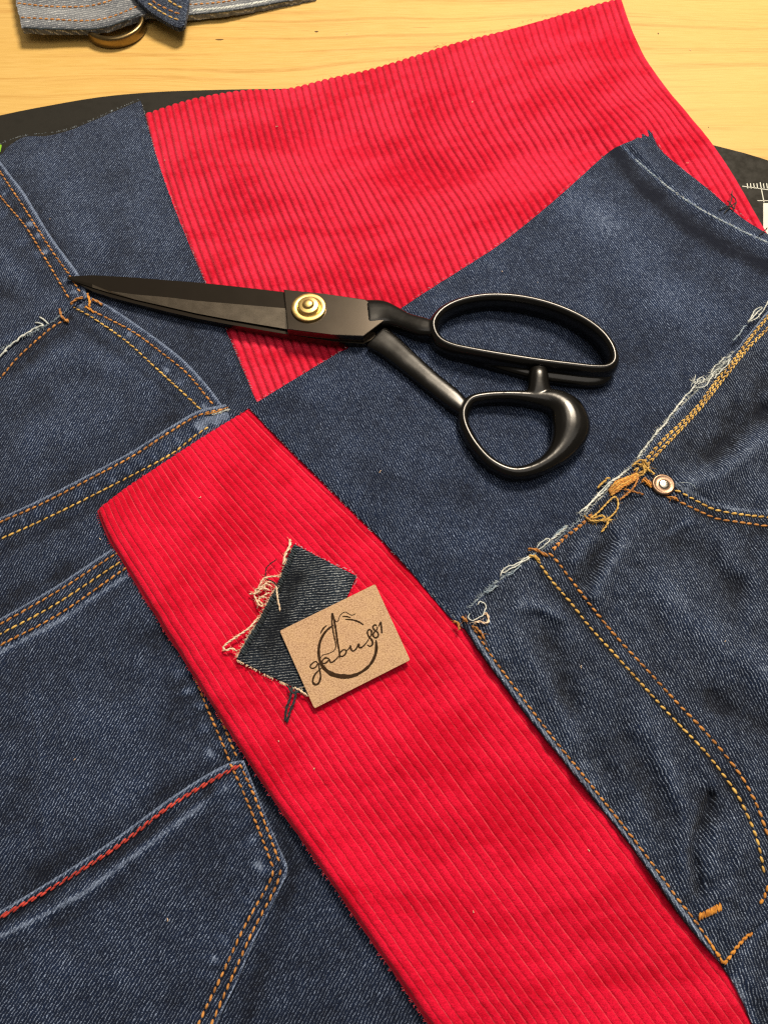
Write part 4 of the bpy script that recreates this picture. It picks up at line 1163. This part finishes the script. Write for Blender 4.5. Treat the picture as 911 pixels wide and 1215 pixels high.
def sweep(path, w, h, expo, closed, ns=26, zc=None):
    """upright superellipse section swept along a path; w across, h high (mm)"""
    p = np.asarray(path, float)
    n = len(p)
    w, h = np.broadcast_to(w, n) * .5e-3, np.broadcast_to(h, n) * .5e-3
    if closed:
        t = np.roll(p, -1, 0) - np.roll(p, 1, 0)
    else:
        t = np.gradient(p, axis=0)
    t = t * (1, 1, .3)
    t /= np.linalg.norm(t, axis=1)[:, None]
    nr = np.stack([-t[:, 1], t[:, 0], 0 * t[:, 0]], -1)
    nr /= np.linalg.norm(nr, axis=1)[:, None]
    a = np.arange(ns) / ns * math.tau
    ca = np.sign(np.cos(a)) * np.abs(np.cos(a)) ** (2 / expo)
    sa = np.sign(np.sin(a)) * np.abs(np.sin(a)) ** (2 / expo)
    V = (p[:, None] + nr[:, None] * (w[:, None] * ca[None])[..., None] + np.array([0, 0, 1.0]) * (h[:, None] * sa[None])[..., None]).reshape(-1, 3)
    F = []
    m = n if closed else n - 1
    for i in range(m):
        i2 = (i + 1) % n
        for k in range(ns):
            F.append((i * ns + k, i2 * ns + k, i2 * ns + (k + 1) % ns, i * ns + (k + 1) % ns))
    if not closed:
        F.append(tuple(range(ns)))
        F.append(tuple((n - 1) * ns + k for k in range(ns))[::-1])
    return V, F


def fused(name, geos, mat, parent, voxel=.00032, it=18):
    V, F, nv = [], [], 0
    for v, f in geos:
        V.append(v)
        F += [tuple(i + nv for i in ff) for ff in f]
        nv += len(v)
    me = bpy.data.meshes.new(name)
    me.from_pydata([tuple(map(float, v)) for v in np.vstack(V)], [], F)
    import bmesh
    bm = bmesh.new()
    bm.from_mesh(me)
    bmesh.ops.recalc_face_normals(bm, faces=bm.faces)
    bm.to_mesh(me)
    bm.free()
    o = bpy.data.objects.new(name, me)
    COL.objects.link(o)
    r = o.modifiers.new('r', 'REMESH')
    r.mode, r.voxel_size = 'VOXEL', voxel
    s_ = o.modifiers.new('s', 'SMOOTH')
    s_.factor, s_.iterations = .5, it
    dg = bpy.context.evaluated_depsgraph_get()
    new = bpy.data.meshes.new_from_object(o.evaluated_get(dg))
    o.modifiers.clear()
    o.data = new
    new.name = name
    new.materials.clear()
    new.materials.append(mat)
    new.polygons.foreach_set('use_smooth', np.ones(len(new.polygons), bool))
    adopt(o, parent)
    return o


def pxpath(rows, n, closed):
    """rows of (px, py, z_read_mm, z_centre_mm, w, h): place by the height it was read at, then set the centre height"""
    w = []
    for px, py, zr, zcn, ww, hh in rows:
        q = P(px, py, zr * 1e-3)
        w.append((q[0], q[1], zcn * 1e-3, ww, hh))
    return spline(w, n, closed)


# finger handle: the long upper bow and its neck
ZT = 17.5
bow = [(514, 384), (520, 371), (534, 360.5), (556, 353), (585, 349.5), (620, 352), (655, 360.5), (688, 374.5), (712, 391), (726, 409), (729.5, 425), (722, 433.5), (704, 434.5), (672, 431), (640, 427), (604, 421.5), (566, 415), (536, 408.5), (520, 399.5)]
q = pxpath([(x, y, ZT, 12.1, 5.5 if x > 540 else 5.6, 12.0) for x, y in bow], 150, True)
g1 = sweep(q[:, :3], q[:, 3], q[:, 4], 2.0, True)
flange = pxpath([(540, 424, 9.5, 9.4, 2.0, 5.0), (580, 433, 9.5, 9.4, 4.0, 5.6), (630, 443, 9.5, 9.4, 7.0, 6.2), (680, 449, 9.5, 9.4, 8.5, 6.4), (708, 450, 9.5, 9.4, 8.5, 6.4), (722, 446, 9.5, 9.4, 5.0, 6.0)], 50, False)
g1b = sweep(flange[:, :3], flange[:, 3], flange[:, 4], 2.2, False)
nk = pxpath([(436, 371, 14, 11.8, 17.5, 6.2), (452, 370, 14, 11.8, 15.5, 6.4), (466, 373.5, 14, 11.8, 11.5, 7.2), (482, 381, 14, 12.0, 9.6, 8.2), (500, 388, 14, 12.2, 10.6, 9.6), (514, 392, 14, 12.2, 8.5, 10.5)], 50, False)
g2 = sweep(nk[:, :3], nk[:, 3], nk[:, 4], 3.2, False)
fh = fused('finger_handle', [g1, g1b, g2], M['enamel'], sc)
# thumb handle: shank, round bow with a swollen end, stop post
tb = [(549, 497, 3.8, 8), (551, 486, 4.4, 8), (560, 476, 4.2, 8.2), (580, 472, 4.0, 8.2), (605, 471.5, 4.2, 8.4), (630, 473.5, 6.2, 9), (655, 477.5, 12.0, 10.4), (671, 490, 16.0, 11.4), (676, 510, 17.0, 11.4), (667, 532, 12.5, 10.2), (650, 549, 8.2, 9.4), (628, 559.5, 5.4, 8.6), (605, 561, 4.6, 8.2), (582, 550, 4.2, 8), (564, 531, 4.0, 8), (553, 512, 3.8, 8)]
q = pxpath([(x, y, 11.5, 6.8 + h / 2, w + 1.3 * (w < 7), h + .6) for x, y, w, h in tb], 150, True)
g3 = sweep(q[:, :3], q[:, 3], q[:, 4], 2.1, True)
sh = pxpath([(446, 399, 11, 9.6, 14.5, 6.0), (462, 410, 11, 9.6, 13.0, 6.4), (486, 431, 11, 9.8, 11.2, 7.0), (512, 454, 11, 10.2, 10.2, 7.4), (536, 474, 11, 10.6, 10.0, 7.8), (552, 490, 11, 10.8, 6.5, 8)], 60, False)
g4 = sweep(sh[:, :3], sh[:, 3], sh[:, 4], 3.4, False)
po = pxpath([(641, 473, 13, 12.0, 16.5, 8.0), (640, 467, 13.5, 12.4, 13.0, 8.6), (639, 457, 14, 12.8, 10.2, 9.2), (638.5, 446, 14, 13.2, 9.4, 9.4), (638, 438, 14, 13.2, 8.0, 8.0)], 30, False)
g5 = sweep(po[:, :3], po[:, 3], po[:, 4], 2.3, False)
th = fused('thumb_handle', [g3, g4, g5], M['enamel'], sc)

# blades
st = [80, 86, 96, 110, 131, 160, 200, 233, 270, 305, 345]
spine = np.interp(st, [80, 110, 150, 200, 240, 290, 345], [328, 326.5, 328.5, 332.5, 335.5, 341, 347.5])
ridge = np.interp(st, [80, 110, 131, 160, 200, 233, 345], [329.6, 337, 345, 349, 352.5, 356.5, 366])
cutting = np.interp(st, [80, 110, 131, 160, 200, 233, 270, 345], [331, 341.5, 347.6, 355.5, 364.5, 372, 379, 391.5])
tt = np.clip((np.array(st) - 80) / 265, 0, 1)
face = 9.2 + 1.3 * tt                       # plane where the blades meet, mm
th_s, th_r, th_c = .5 + 1.7 * tt, .7 + 2.2 * tt, .25 + .45 * tt
rows = []
for i in range(len(st)):
    r = []
    for py, dz in ((spine[i], 0.0), (spine[i], th_s[i]), (ridge[i], th_r[i]), (cutting[i], th_c[i]), (cutting[i], 0.0)):
        r.append(P(st[i], py, (face[i] + dz) * 1e-3))
    rows.append(r)
rows = np.array(rows)
n_st, n_pt = rows.shape[:2]
BV = rows.reshape(-1, 3)
BF = [(i * n_pt + k, i * n_pt + k + 1, (i + 1) * n_pt + k + 1, (i + 1) * n_pt + k) for i in range(n_st - 1) for k in range(n_pt - 1)]
BF += [(i * n_pt + n_pt - 1, i * n_pt, (i + 1) * n_pt, (i + 1) * n_pt + n_pt - 1) for i in range(n_st - 1)]
BF += [tuple(range(n_pt)), tuple((n_st - 1) * n_pt + k for k in range(n_pt))[::-1]]


def bevelled(o, w=.00012, seg=2):
    import bmesh
    bm = bmesh.new()
    bm.from_mesh(o.data)
    bmesh.ops.recalc_face_normals(bm, faces=bm.faces)
    sharp = [e for e in bm.edges if len(e.link_faces) == 2 and e.calc_face_angle(0) > rad(14)]
    bmesh.ops.bevel(bm, geom=sharp, offset=w, segments=seg, affect='EDGES', profile=.5, clamp_overlap=True)
    bm.to_mesh(o.data)
    bm.free()
    return o


b1 = mesh_obj('blade', BV, BF, M['steel'], sc, smooth=False)
b1.data.materials.append(M['steel_lit'])
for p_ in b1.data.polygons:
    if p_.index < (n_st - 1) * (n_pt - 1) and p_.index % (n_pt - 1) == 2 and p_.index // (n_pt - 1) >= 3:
        p_.material_index = 1  # lower facet gets the lighter steel: its lit look is in the colour
b1['label'] = 'upper scissor blade, ground lower facet coloured as if lit'
bevelled(b1, .00016, 2)
low = [(82, 330, 334), (110, 330, 349), (131, 331, 356), (160, 333, 363.5), (200, 336, 373.5), (233, 339, 381), (270, 343, 388), (305, 347, 394), (345, 352, 401), (392, 357, 408), (432, 362, 411), (446, 380, 404)]
lz1 = np.interp([r[0] for r in low], [80, 345], [9.1, 10.4])
lz0 = lz1 - np.interp([r[0] for r in low], [80, 200, 345], [.7, 2.2, 3.6])
out = [P(x, a, z * 1e-3) for (x, a, b), z in zip(low, lz1)] + [P(x, b - 3.5, z * 1e-3) for (x, a, b), z in list(zip(low, lz1))[::-1]]
zz1 = np.r_[lz1, lz1[::-1]] * 1e-3 - 5e-5
zz0 = np.r_[lz0, lz0[::-1]] * 1e-3
oo = np.array(out)[:, :2]
if np.sum(oo[:, 0] * np.roll(oo[:, 1], -1) - np.roll(oo[:, 0], -1) * oo[:, 1]) < 0:
    oo, zz1, zz0 = oo[::-1], zz1[::-1], zz0[::-1]
b2 = prism('blade', oo, zz0, zz1, M['steel'], sc, bevel=.0002, segs=1)
b2['label'] = 'lower scissor blade underneath'
pl = [(336.5, 343), (385, 348.6), (434, 355), (446, 366), (458.5, 378.5), (431, 398.8), (394, 396.8), (341, 390.5)]
plz = 14.6e-3
pw = np.array([P(x, y, plz)[:2] for x, y in pl])
b3 = prism('pivot_plate', pw, 10.5e-3, plz, M['steel'], sc, bevel=.0005, segs=3)
pc = P(366.5, 366, plz)
lathe('pivot_screw', pc, [(8.3, -.2), (8.35, .8), (8.15, 1.2), (7.8, 1.35), (6.6, 1.4), (5.5, 1.25), (5.3, .9), (5.1, .9), (5.1, 2.3), (4.9, 2.7), (4.4, 2.85), (3.0, 2.9), (2.6, 3.0), (2.5, 3.6), (2.0, 4.0), (1.0, 4.2), (.3, 4.25)], M['brass'], sc, 64)

# ------------------------------------------------------------------ specks of lint
lv, lf, nv = [], [], 0
lint = [(412, 40, lambda a, b: 0 * a), (655, 20, lambda a, b: 0 * a), (820, 60, lambda a, b: 0 * a), (60, 260, H_HIP), (120, 640, H_WAIST), (90, 900, H_PKT), (200, 1090, H_PATCH), (690, 790, H_FR), (860, 760, H_FR), (450, 560, H_PAN), (330, 150, H_RED), (560, 120, H_RED), (330, 880, H_STRIP), (560, 1080, H_STRIP), (637, 335, H_PAN), (596, 322, H_PAN), (705, 405, H_PAN), (250, 790, H_PKT), (700, 1010, H_STRIP), (374, 912, H_STRIP), (238, 588, H_STRIP), (196, 190, H_RED), (817, 193, H_RED)]
for x, y, hf in lint:
    p0 = P(x, y, float(hf(x, y)) + .25e-3)
    pth = p0 + np.cumsum(rng.normal(0, .22e-3, (7, 3)) * (1, 1, .2), axis=0)
    v, f = tube_geo(pth, .12e-3, 5)
    lf += [tuple(i + nv for i in ff) for ff in f]
    nv += len(v)
    lv.append(v)
lo = mesh_obj('lint', np.vstack(lv), lf, M['cream'])
lo['kind'] = 'stuff'
lo['label'], lo['category'] = 'tiny pale lint specks caught on the red and blue fabrics', 'lint'
